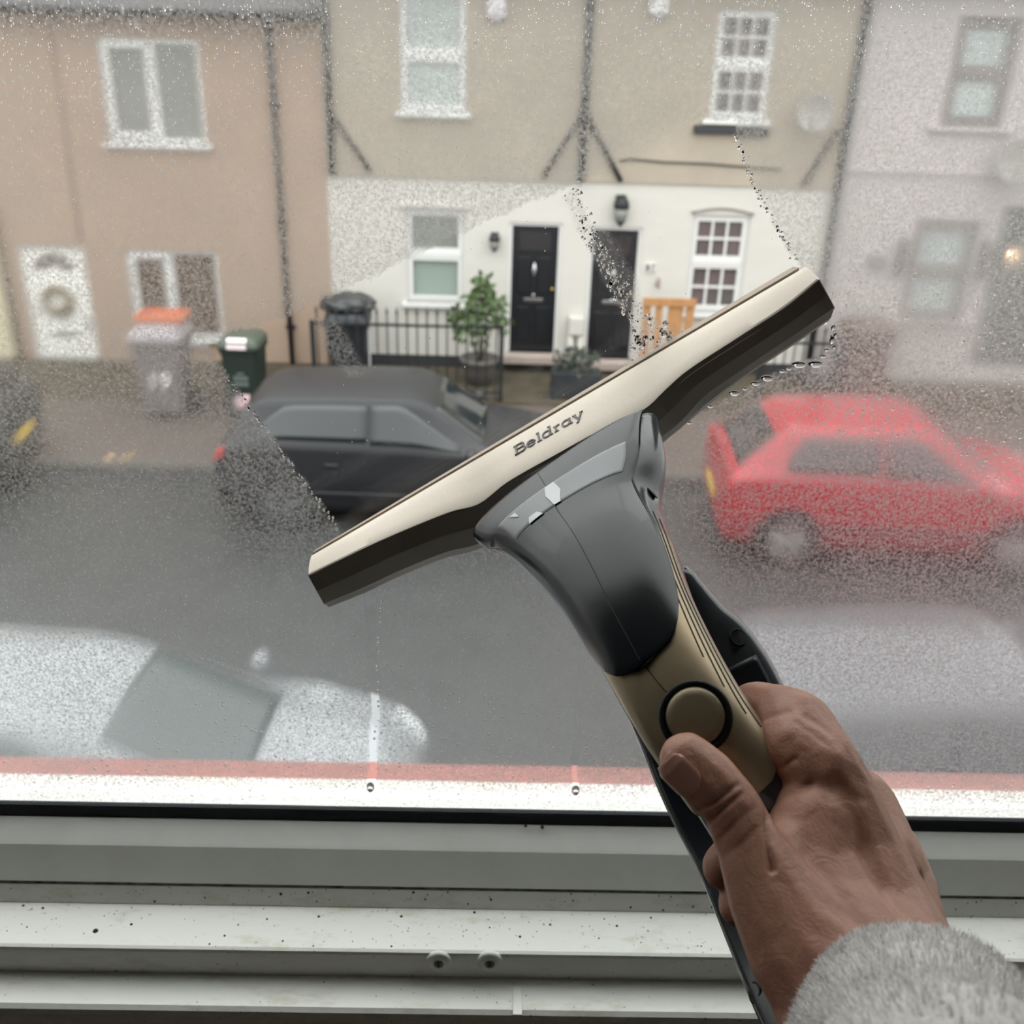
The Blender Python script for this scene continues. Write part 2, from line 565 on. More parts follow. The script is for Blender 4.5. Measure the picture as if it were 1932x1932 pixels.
def film_material():
    m = bpy.data.materials.new('condensation_film')
    m.use_nodes = True
    nt = m.node_tree
    nt.nodes.clear()
    N, L = nt.nodes.new, nt.links.new

    def math_(op, a, b=None, clamp=False):
        n = N('ShaderNodeMath')
        n.operation = op
        n.use_clamp = clamp
        for i, v in enumerate((a, b)):
            if v is None:
                continue
            if isinstance(v, (int, float)):
                n.inputs[i].default_value = v
            else:
                L(v, n.inputs[i])
        return n.outputs[0]

    def attr(nm):
        a = N('ShaderNodeAttribute')
        a.attribute_name = nm
        return a.outputs['Fac']
    fog, wet, coarse = attr('fog'), attr('wet'), attr('coarse')
    tc = N('ShaderNodeTexCoord')

    def vor(scale):
        mp = N('ShaderNodeMapping')
        mp.inputs['Scale'].default_value = (1, 1, .8)
        L(tc.outputs['Object'], mp.inputs['Vector'])
        v = N('ShaderNodeTexVoronoi')
        v.inputs['Scale'].default_value = scale
        v.inputs['Randomness'].default_value = 1.0
        L(mp.outputs['Vector'], v.inputs['Vector'])
        return v
    v1, v2 = vor(900), vor(400)

    def cover(v, lo, k):
        # per-cell radius, so only part of the cells hold a visible drop
        sep = N('ShaderNodeSeparateColor')
        L(v.outputs['Color'], sep.inputs['Color'])
        rad = math_('MULTIPLY', math_('ADD', sep.outputs[0], lo), k)
        h = math_('SUBTRACT', rad, v.outputs['Distance'])
        return math_('MAXIMUM', h, 0.0)
    h1 = cover(v1, -.25, .62)
    h2 = cover(v2, -.45, .75)
    h2 = math_('MULTIPLY', h2, coarse)
    height = math_('ADD', math_('POWER', h1, .6), math_('MULTIPLY', math_('POWER', h2, .6), 2.2))
    dmask = math_('MULTIPLY', math_('MULTIPLY', math_('ADD', h1, math_('MULTIPLY', h2, 2.0)), 9.0, True), wet, True)
    bump = N('ShaderNodeBump')
    bump.inputs['Strength'].default_value = 1.0
    bump.inputs['Distance'].default_value = .0015
    L(height, bump.inputs['Height'])
    ns = N('ShaderNodeTexNoise')
    ns.inputs['Scale'].default_value = 620
    ns.inputs['Detail'].default_value = 2
    L(tc.outputs['Object'], ns.inputs['Vector'])
    grain = math_('ADD', math_('MULTIPLY', math_('SUBTRACT', ns.outputs['Fac'], .5), 4.4), 1.0)
    big = N('ShaderNodeTexNoise')
    big.inputs['Scale'].default_value = 22
    big.inputs['Detail'].default_value = 4
    L(tc.outputs['Object'], big.inputs['Vector'])
    cloud = math_('ADD', math_('MULTIPLY', big.outputs['Fac'], .6), .7)
    clear = N('ShaderNodeBsdfTransparent')
    rf = N('ShaderNodeBsdfRefraction')
    rf.inputs['IOR'].default_value = 1.010
    L(attr('blur'), rf.inputs['Roughness'])
    rf.inputs['Color'].default_value = (.93, .93, .93, 1)
    rd = N('ShaderNodeBsdfRefraction')
    rd.inputs['IOR'].default_value = 1.33
    rd.inputs['Roughness'].default_value = .05
    L(bump.outputs['Normal'], rd.inputs['Normal'])
    wide = N('ShaderNodeBsdfRefraction')            # light scattered through wide angles by the tiny drops
    wide.inputs['IOR'].default_value = 1.22
    wide.inputs['Roughness'].default_value = .85
    wide.inputs['Color'].default_value = (.62, .62, .62, 1)   # the rest is thrown back outdoors
    tr = N('ShaderNodeBsdfTranslucent')
    tr.inputs['Color'].default_value = (.92, .95, .96, 1)
    mw = N('ShaderNodeMixShader')
    mw.inputs['Fac'].default_value = .10
    L(wide.outputs[0], mw.inputs[1])
    L(tr.outputs[0], mw.inputs[2])
    m1 = N('ShaderNodeMixShader')
    L(math_('MULTIPLY', fog, .80, True), m1.inputs['Fac'])
    L(clear.outputs[0], m1.inputs[1])
    L(rf.outputs[0], m1.inputs[2])
    m2 = N('ShaderNodeMixShader')
    L(math_('MULTIPLY', dmask, .75), m2.inputs['Fac'])
    L(m1.outputs[0], m2.inputs[1])
    L(rd.outputs[0], m2.inputs[2])
    m3 = N('ShaderNodeMixShader')
    L(math_('MULTIPLY', math_('MULTIPLY', fog, VEIL), math_('MULTIPLY', grain, cloud), True), m3.inputs['Fac'])
    L(m2.outputs[0], m3.inputs[1])
    L(mw.outputs[0], m3.inputs[2])
    out = N('ShaderNodeOutputMaterial')
    L(m3.outputs[0], out.inputs['Surface'])
    return m


VEIL = .46
link('condensation', film(), film_material(), win, smooth=True, kind='stuff', label='grey film of condensation, wiped away in one wide stroke')

M_water = bpy.data.materials.new('water_drop')
M_water.use_nodes = True
_b = M_water.node_tree.nodes['Principled BSDF']
_b.inputs['Transmission Weight'].default_value = 1.0
_b.inputs['IOR'].default_value = 1.33
_b.inputs['Roughness'].default_value = 0.0


def drop_mesh(c, rx, rz, h, seg=10, sag=0.0):
    """a bead of water sitting on the inner face of the glass."""
    secs = []
    for k, (f, g) in enumerate(((1, 0), (.93, .45), (.72, .82), (.38, .98), (.05, 1.0))):
        secs.append([Vector((c.x+f*rx*math.cos(2*math.pi*j/seg), c.y-g*h, c.z+f*rz*(math.sin(2*math.pi*j/seg))-sag*g*rz)) for j in range(seg)])
    return loft_mesh(secs, True, True)


def droplets():
    ms = []
    Yd = G-.0008

    def along(line, step, rmin, rmax, spread, hk=.55):
        for a, b in zip(line[:-1], line[1:]):
            n = max(1, int(math.hypot(b[0]-a[0], b[1]-a[1])/step))
            for i in range(n):
                f = (i+random.random())/n
                px = a[0]+(b[0]-a[0])*f+random.gauss(0, spread)
                py = a[1]+(b[1]-a[1])*f+random.gauss(0, spread)
                r = random.uniform(rmin, rmax)*.00026
                ms.append(drop_mesh(onY(px, py, Yd), r, r*random.uniform(1, 1.5), r*hk, 8, .2))
    along([(1385, 250), (1400, 290), (1425, 352), (1460, 420), (1503, 492)], 3.5, 1.0, 2.8, 3.5)
    along([(430, 712), (470, 770), (560, 890), (640, 998)], 7, 1.5, 3.2, 2.5)
    along([(1562, 600), (1572, 645)], 5, 2, 6, 7)
    along([(1088, 352), (1112, 430), (1135, 480)], 6, 1.0, 3.0, 7)
    along([(720, 1115), (712, 1260), (714, 1330), (706, 1400)], 13, 1.4, 3.2, 1.5)
    for px, py, w in ((1300, 797, 8), (1340, 766, 9), (1385, 741, 14), (1425, 723, 12), (1447, 713, 16), (1475, 700, 9), (1488, 695, 8), (1507, 687, 18), (1538, 686, 18), (1405, 733, 7), (1552, 672, 8), (1560, 660, 7)):
        rx = w*.00020
        ms.append(drop_mesh(onY(px, py, Yd), rx, rx*.45, rx*.42, 12, .3))
    b = np.array(BAND1)
    k = 0
    while k < 330:
        px, py = random.uniform(1066, 1300), random.uniform(352, 705)
        if poly_sd(np.array([px]), np.array([py]), BAND1)[0] < 2:
            g = (py-352)/300.0
            r = (random.uniform(1.0, 2.2)+(random.random() < .13)*random.uniform(1, 5)*g)*.00026
            ms.append(drop_mesh(onY(px, py, Yd), r, r*random.uniform(1, 1.6), r*.5, 8, .25))
            k += 1
    k = 0
    while k < 60:                               # strays inside the wiped patch
        px, py = random.uniform(450, 1480), random.uniform(300, 980)
        if poly_sd(np.array([px]), np.array([py]), WIPED)[0] < -12:
            r = random.uniform(.6, 1.3)*.00026
            ms.append(drop_mesh(onY(px, py, Yd), r, r*1.2, r*.5, 6))
            k += 1
    for px, py, r in ((699, 1484, 9), (1086, 1490, 9)):
        ms.append(drop_mesh(onY(px, py, Yd), r*.00028, r*.0004, r*.0002, 12, .3))
    for px, py in ((700, 1556), (1060, 1560)):
        pass
    return join_meshes(ms)


link('water_drop', droplets(), M_water, win, smooth=True, kind='stuff', label='beads of water left along the wiped edges')

# ================================================================== THE WINDOW VACUUM
M_cream = mat('cream_plastic', (242, 231, 216), 0.75, var=0.025, vscale=600)
M_blade = mat('beige_rubber_blade', (176, 160, 142), 0.6)
M_taupe = mat('dark_taupe_plastic', (112, 106, 97), 0.5)
M_smoke = mat('smoked_tank_plastic', (20, 25, 28), 0.2, coat=0.1, spec=.4)
M_body = mat('charcoal_gloss_plastic', (62, 66, 70), 0.24, coat=0.3)
M_gold = mat('champagne_metallic', (158, 142, 116), 0.36, metal=0.65)
M_silver = mat('silver_edge', (190, 188, 182), 0.25, metal=0.8)
M_black = mat('black_plastic', (14, 15, 16), 0.5, spec=.25)
M_groove = mat('groove_shadow_plastic', (40, 34, 27), 0.6)

VAC = P(1560, 1930, .34)
vac = empty('window_vacuum', VAC, 'cream and charcoal cordless window vacuum pressed against the steamed glass', 'window vacuum')

BL_A, BL_B = onY(595, 1037, G), onY(1506, 497, G)
S_DIR = (BL_B-BL_A).normalized()


def curve_pts(ctrl, xs, dG):
    """image curve y(x) -> points standing dG off the glass."""
    c = np.array(ctrl, float)
    out = []
    for x in xs:
        y = np.interp(x, c[:, 0], c[:, 1])
        d = np.interp(x, c[:, 0], c[:, 2]) if c.shape[1] > 2 else dG
        out.append(onY(x, y, G-d))
    return out


def smooth_ctrl(ctrl, n=14):
    c = np.array(ctrl, float)
    us = np.linspace(0, len(c)-1, (len(c)-1)*n+1)
    return np.array([crom(c, u) for u in us])


# image-space guide lines of the head (x, y, stand-off from the glass)
C0 = [(597, 1036, .0008), (1506, 497, .0008)]
C1 = [(589, 1048, .007), (1519, 504, .007)]
C2 = smooth_ctrl([(583, 1085, .024), (640, 1057, .026), (720, 1019, .029), (800, 985, .031), (855, 964, .033), (905, 950, .034), (960, 908, .036), (1050, 857, .038), (1130, 813, .038), (1214, 773, .036), (1255, 736, .034), (1300, 697, .032), (1400, 632, .029), (1480, 580, .026), (1544, 528, .024)])
C3 = smooth_ctrl([(613, 1139, .016), (680, 1112, .017), (760, 1075, .019), (840, 1043, .021), (905, 1026, .022), (980, 985, .022), (1100, 915, .022), (1210, 850, .022), (1280, 800, .022), (1330, 748, .021), (1400, 698, .019), (1490, 638, .017), (1573, 582, .016)])
C4 = smooth_ctrl([(628, 1143, .008), (690, 1118, .009), (760, 1085, .010), (840, 1053, .012), (905, 1035, .013), (980, 995, .013), (1100, 930, .013), (1205, 870, .013), (1272, 818, .013), (1335, 766, .012), (1400, 715, .010), (1490, 656, .008), (1562, 606, .007)])


def head_rows():
    n = 90
    rows = []
    for k in range(n+1):
        t = k/n
        r = []
        for C in (C0, C1, C2, C3, C4):
            c = np.array(C, float)
            x = c[0, 0]+(c[-1, 0]-c[0, 0])*t
            r.append(onY(x, np.interp(x, c[:, 0], c[:, 1]), G-np.interp(x, c[:, 0], c[:, 2])))
        rows.append(r)
    return rows


HR = head_rows()
nH = len(HR)


def strip(i, j, sub=1, off=0.0):
    secs = []
    for r in HR:
        secs.append([r[i].lerp(r[j], s/sub)+Vector((0, -off, 0)) for s in range(sub+1)])
    return secs


# cream top face: a shell 2.5 mm thick, slightly crowned
def head_shell():
    secs = []
    for k, r in enumerate(HR):
        a, b = r[1], r[2]
        nrm = (b-a).cross(S_DIR).normalized()
        if nrm.z < 0:
            nrm = -nrm
        e = .0005
        secs.append([a, a.lerp(b, .05)+nrm*e, a.lerp(b, .35)+nrm*.0010, a.lerp(b, .7)+nrm*.0010, a.lerp(b, .96)+nrm*e, b, b-nrm*.003, a-nrm*.003])
    return loft_mesh(secs, True, True)


head = link('head', head_shell(), M_cream, vac, label='cream top face of the squeegee head')
for p in head.data.polygons:
    p.use_smooth = True
head.data.set_sharp_from_angle(angle=math.radians(25))


def blade_mesh():
    secs = []
    for r in HR[:-1]:
        a, b = r[0], r[1]
        secs.append([a, b+Vector((0, .001, .001)), b+Vector((0, .001, -.004)), a+Vector((0, -.0006, -.002))])
    return loft_mesh(secs, True, True)


link('blade', blade_mesh(), M_blade, vac, label='thin beige rubber blade touching the glass')


def under_mesh():
    secs = []
    for r in HR:
        b, c, d, a = r[2], r[3], r[4], r[1]
        nrm = Vector((0, -1, 0))
        secs.append([b, b.lerp(c, .03)+nrm*.0006, b.lerp(c, .5)+nrm*.0016, b.lerp(c, .97)+nrm*.0006, c, c.lerp(d, .2)+Vector((0, .002, .001)), a+Vector((0, .0, -.004)), a.lerp(b, .5)+Vector((0, .003, -.003))])
    return loft_mesh(secs, True, True)


link('head_underside', under_mesh(), M_taupe, vac, label='dark taupe underside of the head')


def rim_mesh():
    secs = []
    for r in HR:
        c, d = r[3], r[4]
        secs.append([c+Vector((0, .0002, .0)), c.lerp(d, .5)+Vector((0, -.0012, -.0008)), d, d+Vector((0, .004, .003)), c+Vector((0, .006, .003))])
    return loft_mesh(secs, True, True)


link('lower_rim', rim_mesh(), mat('pale_rim_plastic', (150, 147, 138), 0.35), vac, smooth=False)
for end, e in ((HR[0], -1), (HR[-1], 1)):
    poly = [end[1], end[2], end[3], end[4], end[1]+Vector((0, 0.0, -.008))]
    vs = [p+S_DIR*e*.0006 for p in poly]+[p-S_DIR*e*.002 for p in poly]
    n = len(poly)
    link('end_cap', pydata(vs, [tuple(range(n)), tuple(range(n, 2*n))]+[(i, (i+1) % n, n+(i+1) % n, n+i) for i in range(n)]), M_cream if e > 0 else M_taupe, vac)

# handle body: centre line (px, py, depth), half width, half depth
BODY = [(1070, 902, .468, .0490, .011),
        (1094, 945, .455, .0430, .015),
        (1121, 1010, .438, .0312, .0185),
        (1168, 1088, .412, .0250, .0195),
        (1221, 1194, .390, .0208, .0190),
        (1308, 1350, .368, .0188, .0175),
        (1402, 1482, .362, .0190, .0165),
        (1478, 1606, .358, .0192, .016),
        (1550, 1758, .352, .0190, .016),
        (1600, 1880, .346, .0185, .016),
        (1650, 2020, .335, .0180, .016)]
BC = [tuple(P(b[0], b[1], b[2]))+(b[3], b[4]) for b in BODY]
NB = len(BC)-1


def body_frame(u):
    r = crom(BC, u)
    c = Vector(r[:3])
    e = 0.05
    t = (Vector(crom(BC, min(u+e, NB))[:3])-Vector(crom(BC, max(u-e, 0))[:3])).normalized()
    s = (S_DIR-t*S_DIR.dot(t)).normalized()
    n = s.cross(t)
    if n.dot(CAM-c) < 0:
        n = -n
    return c, t, s, n, r[3], r[4]


def surf(u, deg, off=0.0):
    """point on the body skin; deg 0 faces the front, + to the blade's right end."""
    c, t, s, n, hw, hd = body_frame(u)
    a = math.radians(deg)
    ca, sa = math.cos(a), math.sin(a)
    p = 0.78
    x = math.copysign(abs(sa)**p, sa)*(hw+off)
    y = math.copysign(abs(ca)**p, ca)*(hd+off)
    return c+s*float(x)+n*float(y)


def patch_mesh(u0, u1, d0, d1, off=.001, nu=30, nd=16, th=.0012, dfun=None):
    """a thin shell lying on the body between two angles."""
    top, bot = [], []
    for i in range(nu+1):
        u = u0+(u1-u0)*i/nu
        a, b = (d0, d1) if dfun is None else dfun(u)
        top.append([surf(u, a+(b-a)*j/nd, off) for j in range(nd+1)])
        bot.append([surf(u, a+(b-a)*j/nd, off-th) for j in range(nd+1)])
    secs = [t+list(reversed(b)) for t, b in zip(top, bot)]
    return loft_mesh(secs, True, True)


us = np.linspace(0, NB, 64)
link('body_shell', loft_mesh([[surf(u, a) for a in range(0, 360, 10)] for u in us], True, True), M_body, vac, smooth=True, label='charcoal rear shell of the handle')


def gold_range(u):
    f = min(1.0, max(0.0, (u-2.25)/.9))
    g = max(0.0, 1-max(0.0, (u-5.1)/1.0)**2.2)**.5      # rounded lower end under the thumb
    return (-100*g-.2, (34+f*50)*g+.2)


link('front_cover', patch_mesh(2.3, 6.098, -100, 98, .0010, 60, 28, .002, gold_range), M_gold, vac, smooth=True, label='champagne metallic front cover of the handle')
U_A, U_B = 3.42, 4.56


def tank_range(u):
    f = 1.0 if u < U_A else max(0.0, 1-((u-U_A)/(U_B-U_A))**2.4)**.5
    lo = -86+10*min(1, u/2)
    hi = 60-10*math.sin(min(1, u/3)*math.pi)
    m = (lo+hi)/2
    return (m+(lo-m)*f-.2, m+(hi-m)*f+.2)


link('tank_cover', patch_mesh(.0, U_B-.002, -70, 70, .0024, 60, 28, .0024, tank_range), M_smoke, vac, smooth=True, label='glossy smoked dark cover over the water tank')
# central moulding seam
link('seam', join_meshes([tube_mesh([surf(u, -6, .0024) for u in np.linspace(.05, 4.5, 40)], .00022, 6), tube_mesh([surf(u, -6+14*(u-4.5), .0010) for u in np.linspace(4.55, 4.84, 6)], .00022, 6)]), M_black, vac)
# pinstripe grooves along the champagne cover
for k, (d, ua, ub) in enumerate(((54, 2.5, 4.7), (61, 2.6, 5.0), (68, 2.7, 5.3), (75, 2.8, 5.5))):
    link('groove', tube_mesh([surf(u, d-(18-4*k)*max(0, (u-3.9))**1.3*.55, .0010) for u in np.linspace(ua, ub, 40)], .00030, 5), M_groove, vac)
for k, (d, ua, ub) in enumerate(((-84, 4.1, 4.9), (-88, 4.1, 5.3), (-93, 4.1, 5.6))):
    link('groove', tube_mesh([surf(u, d+(16-4*k)*max(0, (u-4.2))**1.2, .0010) for u in np.linspace(ua, ub, 24)], .00028, 5), M_groove, vac)
# bright trim line along the left flank
link('edge_trim', tube_mesh([surf(u, -101, .0007) for u in np.linspace(3.3, 9.8, 60)], .0007, 6), M_silver, vac, smooth=True, label='bright silver line along the handle edge')
# screw holes
for u, d in ((2.05, 84),):
    c, t, s, n, hw, hd = body_frame(u)
    q = surf(u, d, .0004)
    ax = (surf(u, d, .01)-surf(u, d, 0)).normalized()
    link('screw_hole', lathe_mesh([(.0033, -.0006), (.0032, -.0002), (.0026, -.0001), (.0002, -.0001)], q, ax, 20), M_black, vac)

# power button
UBN, DBN = 5.09, 6
bc = surf(UBN, DBN, .0010)
bax = (surf(UBN, DBN, .02)-surf(UBN, DBN, 0)).normalized()
bt = (surf(UBN+.15, DBN, .001)-surf(UBN-.15, DBN, .001)).normalized()
bax = (bax-bt*bax.dot(bt)).normalized()
link('button_ring', lathe_mesh([(.0094, -.006), (.0124, -.006), (.0126, .0004), (.0119, .0016), (.0106, .0014), (.0101, .0004), (.0098, -.002)], bc, bax, 48), M_black, vac, smooth=True, label='black ring around the power button')
btn = link('power_button', lathe_mesh([(.0100, -.004), (.0100, .0012), (.0094, .0022), (.0070, .0026), (.0030, .0028), (.0002, .0028)], bc, bax, 40), mat('button_taupe', (128, 116, 94), 0.4, metal=0.4), vac, smooth=True, label='round taupe power button under the thumb')

# peeling clear label on the tank
M_tape = bpy.data.materials.new('clear_peeling_label')
M_tape.use_nodes = True
_nt = M_tape.node_tree
_bs = _nt.nodes['Principled BSDF']
_bs.inputs['Base Color'].default_value = lin((205, 208, 210))
_bs.inputs['Roughness'].default_value = .5
_tr = _nt.nodes.new('ShaderNodeBsdfTransparent')
_mx = _nt.nodes.new('ShaderNodeMixShader')
_mx.inputs['Fac'].default_value = .48
_nt.links.new(_tr.outputs[0], _mx.inputs[1])
_nt.links.new(_bs.outputs[0], _mx.inputs[2])
_nt.links.new(_mx.outputs[0], _nt.nodes['Material Output'].inputs['Surface'])
tape = link('clear_label', patch_mesh(.98, 1.72, -47, 38, .00275, 10, 24, .0002), M_tape, vac, smooth=True, label='clear sticky label peeling off the tank')
M_tear = mat('torn_label_white', (236, 238, 240), 0.6)
link('torn_bit', patch_mesh(1.0, 1.72, -9, -2, .0030, 10, 4, .0002, dfun=lambda u: (-8+5*abs(u-1.3), -1-4*abs(u-1.35))), M_tear, tape)
link('torn_bit', patch_mesh(1.12, 1.32, -34, -28, .0030, 4, 3, .0002, dfun=lambda u: (-34+20*(u-1.12), -29)), M_tear, tape)
link('torn_bit', patch_mesh(1.58, 1.74, -26, -15, .0030, 4, 3, .0002, dfun=lambda u: (-27+20*(1.74-u), -14-18*(1.74-u))), M_tear, tape)

# rear arm of the loop handle
REAR = [(1230, 1085, .456, .0170, .009),
        (1262, 1190, .456, .0280, .010),
        (1305, 1275, .452, .0330, .010),
        (1342, 1352, .447, .0340, .010),
        (1392, 1472, .440, .0335, .010),
        (1450, 1596, .425, .0315, .010),
        (1540, 1822, .390, .0285, .010),
        (1620, 2010, .345, .0240, .014)]
RC = [tuple(P(b[0], b[1], b[2]))+(b[3], b[4]) for b in REAR]


def rear_surf(u, deg, off=0.0):
    r = crom(RC, u)
    c = Vector(r[:3])
    n_ = len(RC)-1
    t = (Vector(crom(RC, min(u+.05, n_))[:3])-Vector(crom(RC, max(u-.05, 0))[:3])).normalized()
    s = (S_DIR-t*S_DIR.dot(t)).normalized()
    n = s.cross(t)
    if n.dot(CAM-c) < 0:
        n = -n
    a = math.radians(deg)
    ca, sa = math.cos(a), math.sin(a)
    p = 0.6
    return c+s*float(math.copysign(abs(sa)**p, sa)*(r[3]+off))+n*float(math.copysign(abs(ca)**p, ca)*(r[4]+off))


rear = link('rear_arm', loft_mesh([[rear_surf(u, a) for a in range(0, 360, 10)] for u in np.linspace(0, len(RC)-1, 48)], True, True), M_body, vac, smooth=True, label='charcoal rear arm of the loop handle')
link('inner_panel', loft_mesh([[rear_surf(u, a, .0006) for a in range(-58, 59, 8)]+[rear_surf(u, a, -.002) for a in range(56, -59, -8)] for u in np.linspace(2.2, 6.8, 30)], True, True), mat('navy_inner_plastic', (16, 24, 32), 0.35), rear, smooth=True, label='dark navy inner face of the rear arm')
for u, d, r in ((1.75, 47, .0036), (6.1, -50, .0036)):
    q = rear_surf(u, d, .0006)
    ax = (rear_surf(u, 30 if d > 0 else -30, .01)-rear_surf(u, 30 if d > 0 else -30, 0)).normalized()
    link('screw_hole', lathe_mesh([(r, -.002), (r*1.12, -.0003), (r*.95, -.0001), (r*.85, -.0005), (r*.1, -.0006)], q, ax, 22), M_black, rear)


# the two joints that close the loop
_c2, _t2, _s2, _n2, _, _ = body_frame(2.2)
link('upper_joint', tube_mesh([_c2-_n2*.004, (_c2-_n2*.02).lerp(Vector(RC[0][:3]), .45), Vector(RC[0][:3]), Vector(RC[1][:3])], [.013, .014, .014, .009], 20), M_body, vac, smooth=True)
link('lower_joint', tube_mesh([Vector(BC[-2][:3]), Vector(BC[-1][:3])+Vector((0, 0, -.012)), Vector(RC[-1][:3])+Vector((0, 0, -.012)), Vector(RC[-1][:3])], [.014, .016, .016, .014], 20), M_body, vac, smooth=True)

# lettering on the cream face: hand-drawn wide slab-serif strokes
def glyph_strokes():
    """word drawn as polylines of varying width in a unit em; x advances."""
    W = []

    def arc(cx, cy, rx, ry, a0, a1, n=18):
        return [(cx+rx*math.cos(math.radians(a0+(a1-a0)*i/n)), cy+ry*math.sin(math.radians(a0+(a1-a0)*i/n))) for i in range(n+1)]
    T, t = .175, .09
    # B
    W += [([(.22, 0), (.22, 1.0)], T), ([(.0, .035), (.75, .035)], t), ([(.0, .965), (.70, .965)], t), ([(.22, .52), (.72, .52)], t),
          (arc(.70, .745, .30, .22, -90, 90), T*.85), (arc(.76, .28, .34, .245, -90, 90), T*.85)]
    x = 1.28
    # e
    W += [(arc(x+.42, .33, .40, .30, 0, 330), T*.8), ([(x+.04, .36), (x+.82, .36)], t)]
    x += 1.02
    # l
    W += [([(x+.22, 0), (x+.22, 1.02)], T), ([(x, .035), (x+.44, .035)], t), ([(x+.02, .985), (x+.22, .985)], t)]
    x += .58
    # d
    W += [(arc(x+.40, .33, .38, .30, 0, 360, 26), T*.8), ([(x+.80, 0), (x+.80, 1.02)], T), ([(x+.80, .035), (x+1.0, .035)], t), ([(x+.60, .985), (x+.80, .985)], t)]
    x += 1.14
    # r
    W += [([(x+.2, 0), (x+.2, .64)], T), ([(x, .035), (x+.42, .035)], t), ([(x, .615), (x+.2, .615)], t), (arc(x+.47, .36, .26, .26, 160, 60, 8), T*.8)]
    x += .82
    # a (single storey)
    W += [(arc(x+.40, .33, .38, .30, 0, 360, 26), T*.8), ([(x+.80, 0), (x+.80, .66)], T), ([(x+.80, .035), (x+1.0, .035)], t), ([(x+.66, .635), (x+.80, .635)], t)]
    x += 1.10
    # y
    W += [([(x+.14, .62), (x+.48, .02)], T), ([(x+.86, .62), (x+.36, -.28)], T*.8), ([(x-.02, .625), (x+.34, .625)], t), ([(x+.68, .625), (x+1.02, .625)], t), ([(x+.20, -.285), (x+.40, -.285)], t)]
    return W, x+1.0


def lettering():
    W, total = glyph_strokes()
    # frame of the cream face under the word
    k0 = min(range(nH), key=lambda k: abs(proj(HR[k][1].lerp(HR[k][2], .5))[0]-1036))
    a, b = HR[k0][1], HR[k0][2]
    up = (a-b).normalized()
    nrm = up.cross(S_DIR).normalized()
    if nrm.z < 0:
        nrm = -nrm
    xd = S_DIR
    up = (up-xd*up.dot(xd)).normalized()

    def hit(px, py):
        d = ray(px, py)
        s = (a-CAM).dot(nrm)/d.dot(nrm)
        return CAM+s*d
    p0, p1 = hit(974, 862), hit(1104, 788)
    bx = (p1-p0).normalized()
    by = nrm.cross(bx).normalized()
    if by.dot(up) < 0:
        by = -by
    sx = (p1-p0).length/total
    sy = sx*1.32
    verts, faces = [], []
    for line, w in W:
        n = len(line)
        base = len(verts)
        for i, (x, y) in enumerate(line):
            x0, y0 = line[max(i-1, 0)]
            x1, y1 = line[min(i+1, n-1)]
            dx, dy = x1-x0, y1-y0
            l = math.hypot(dx, dy) or 1
            ox, oy = -dy/l*w/2, dx/l*w/2
            for sg, lift in ((1, .0014), (-1, .0014), (1, .0009), (-1, .0009)):
                verts.append(p0+bx*sx*(x+sg*ox)+by*sy*(y-.0+sg*oy)+nrm*lift)
        for i in range(n-1):
            q = base+4*i
            faces += [(q, q+1, q+5, q+4), (q+2, q+6, q+7, q+3), (q, q+4, q+6, q+2), (q+1, q+3, q+7, q+5)]
        faces += [(base, base+2, base+3, base+1), (base+4*(n-1), base+4*(n-1)+1, base+4*(n-1)+3, base+4*(n-1)+2)]
    return pydata(verts, faces)


link('brand_lettering', lettering(), mat('lettering_grey', (96, 92, 90), 0.5), head, label='grey slab serif lettering')


# ================================================================== THE HAND
M_skin = mat('skin', (164, 122, 102), 0.5, rgb2=(144, 100, 84), vscale=55, sss=0.12, spec=0.4)
_nt = M_skin.node_tree
_tc = _nt.nodes.new('ShaderNodeTexCoord')
_w1 = _nt.nodes.new('ShaderNodeTexVoronoi')
_w1.feature = 'DISTANCE_TO_EDGE'
_w1.inputs['Scale'].default_value = 620
_n1 = _nt.nodes.new('ShaderNodeTexNoise')
_n1.inputs['Scale'].default_value = 130
_n1.inputs['Detail'].default_value = 5
_n1.inputs['Distortion'].default_value = 1.5
_ad = _nt.nodes.new('ShaderNodeMath')
_ad.operation = 'MULTIPLY_ADD'
_ad.inputs[1].default_value = 0.25
_bp = _nt.nodes.new('ShaderNodeBump')
_bp.inputs['Strength'].default_value = 0.35
_bp.inputs['Distance'].default_value = 0.0012
_nt.links.new(_tc.outputs['Object'], _w1.inputs['Vector'])
_nt.links.new(_tc.outputs['Object'], _n1.inputs['Vector'])
_nt.links.new(_w1.outputs['Distance'], _ad.inputs[0])
_nt.links.new(_n1.outputs['Fac'], _ad.inputs[2])
_nt.links.new(_ad.outputs[0], _bp.inputs['Height'])
_nt.links.new(_bp.outputs['Normal'], _nt.nodes['Principled BSDF'].inputs['Normal'])

person = empty('person', P(1700, 1930, .29), 'bare right hand in a grey fleece sleeve gripping the window vacuum', 'person')

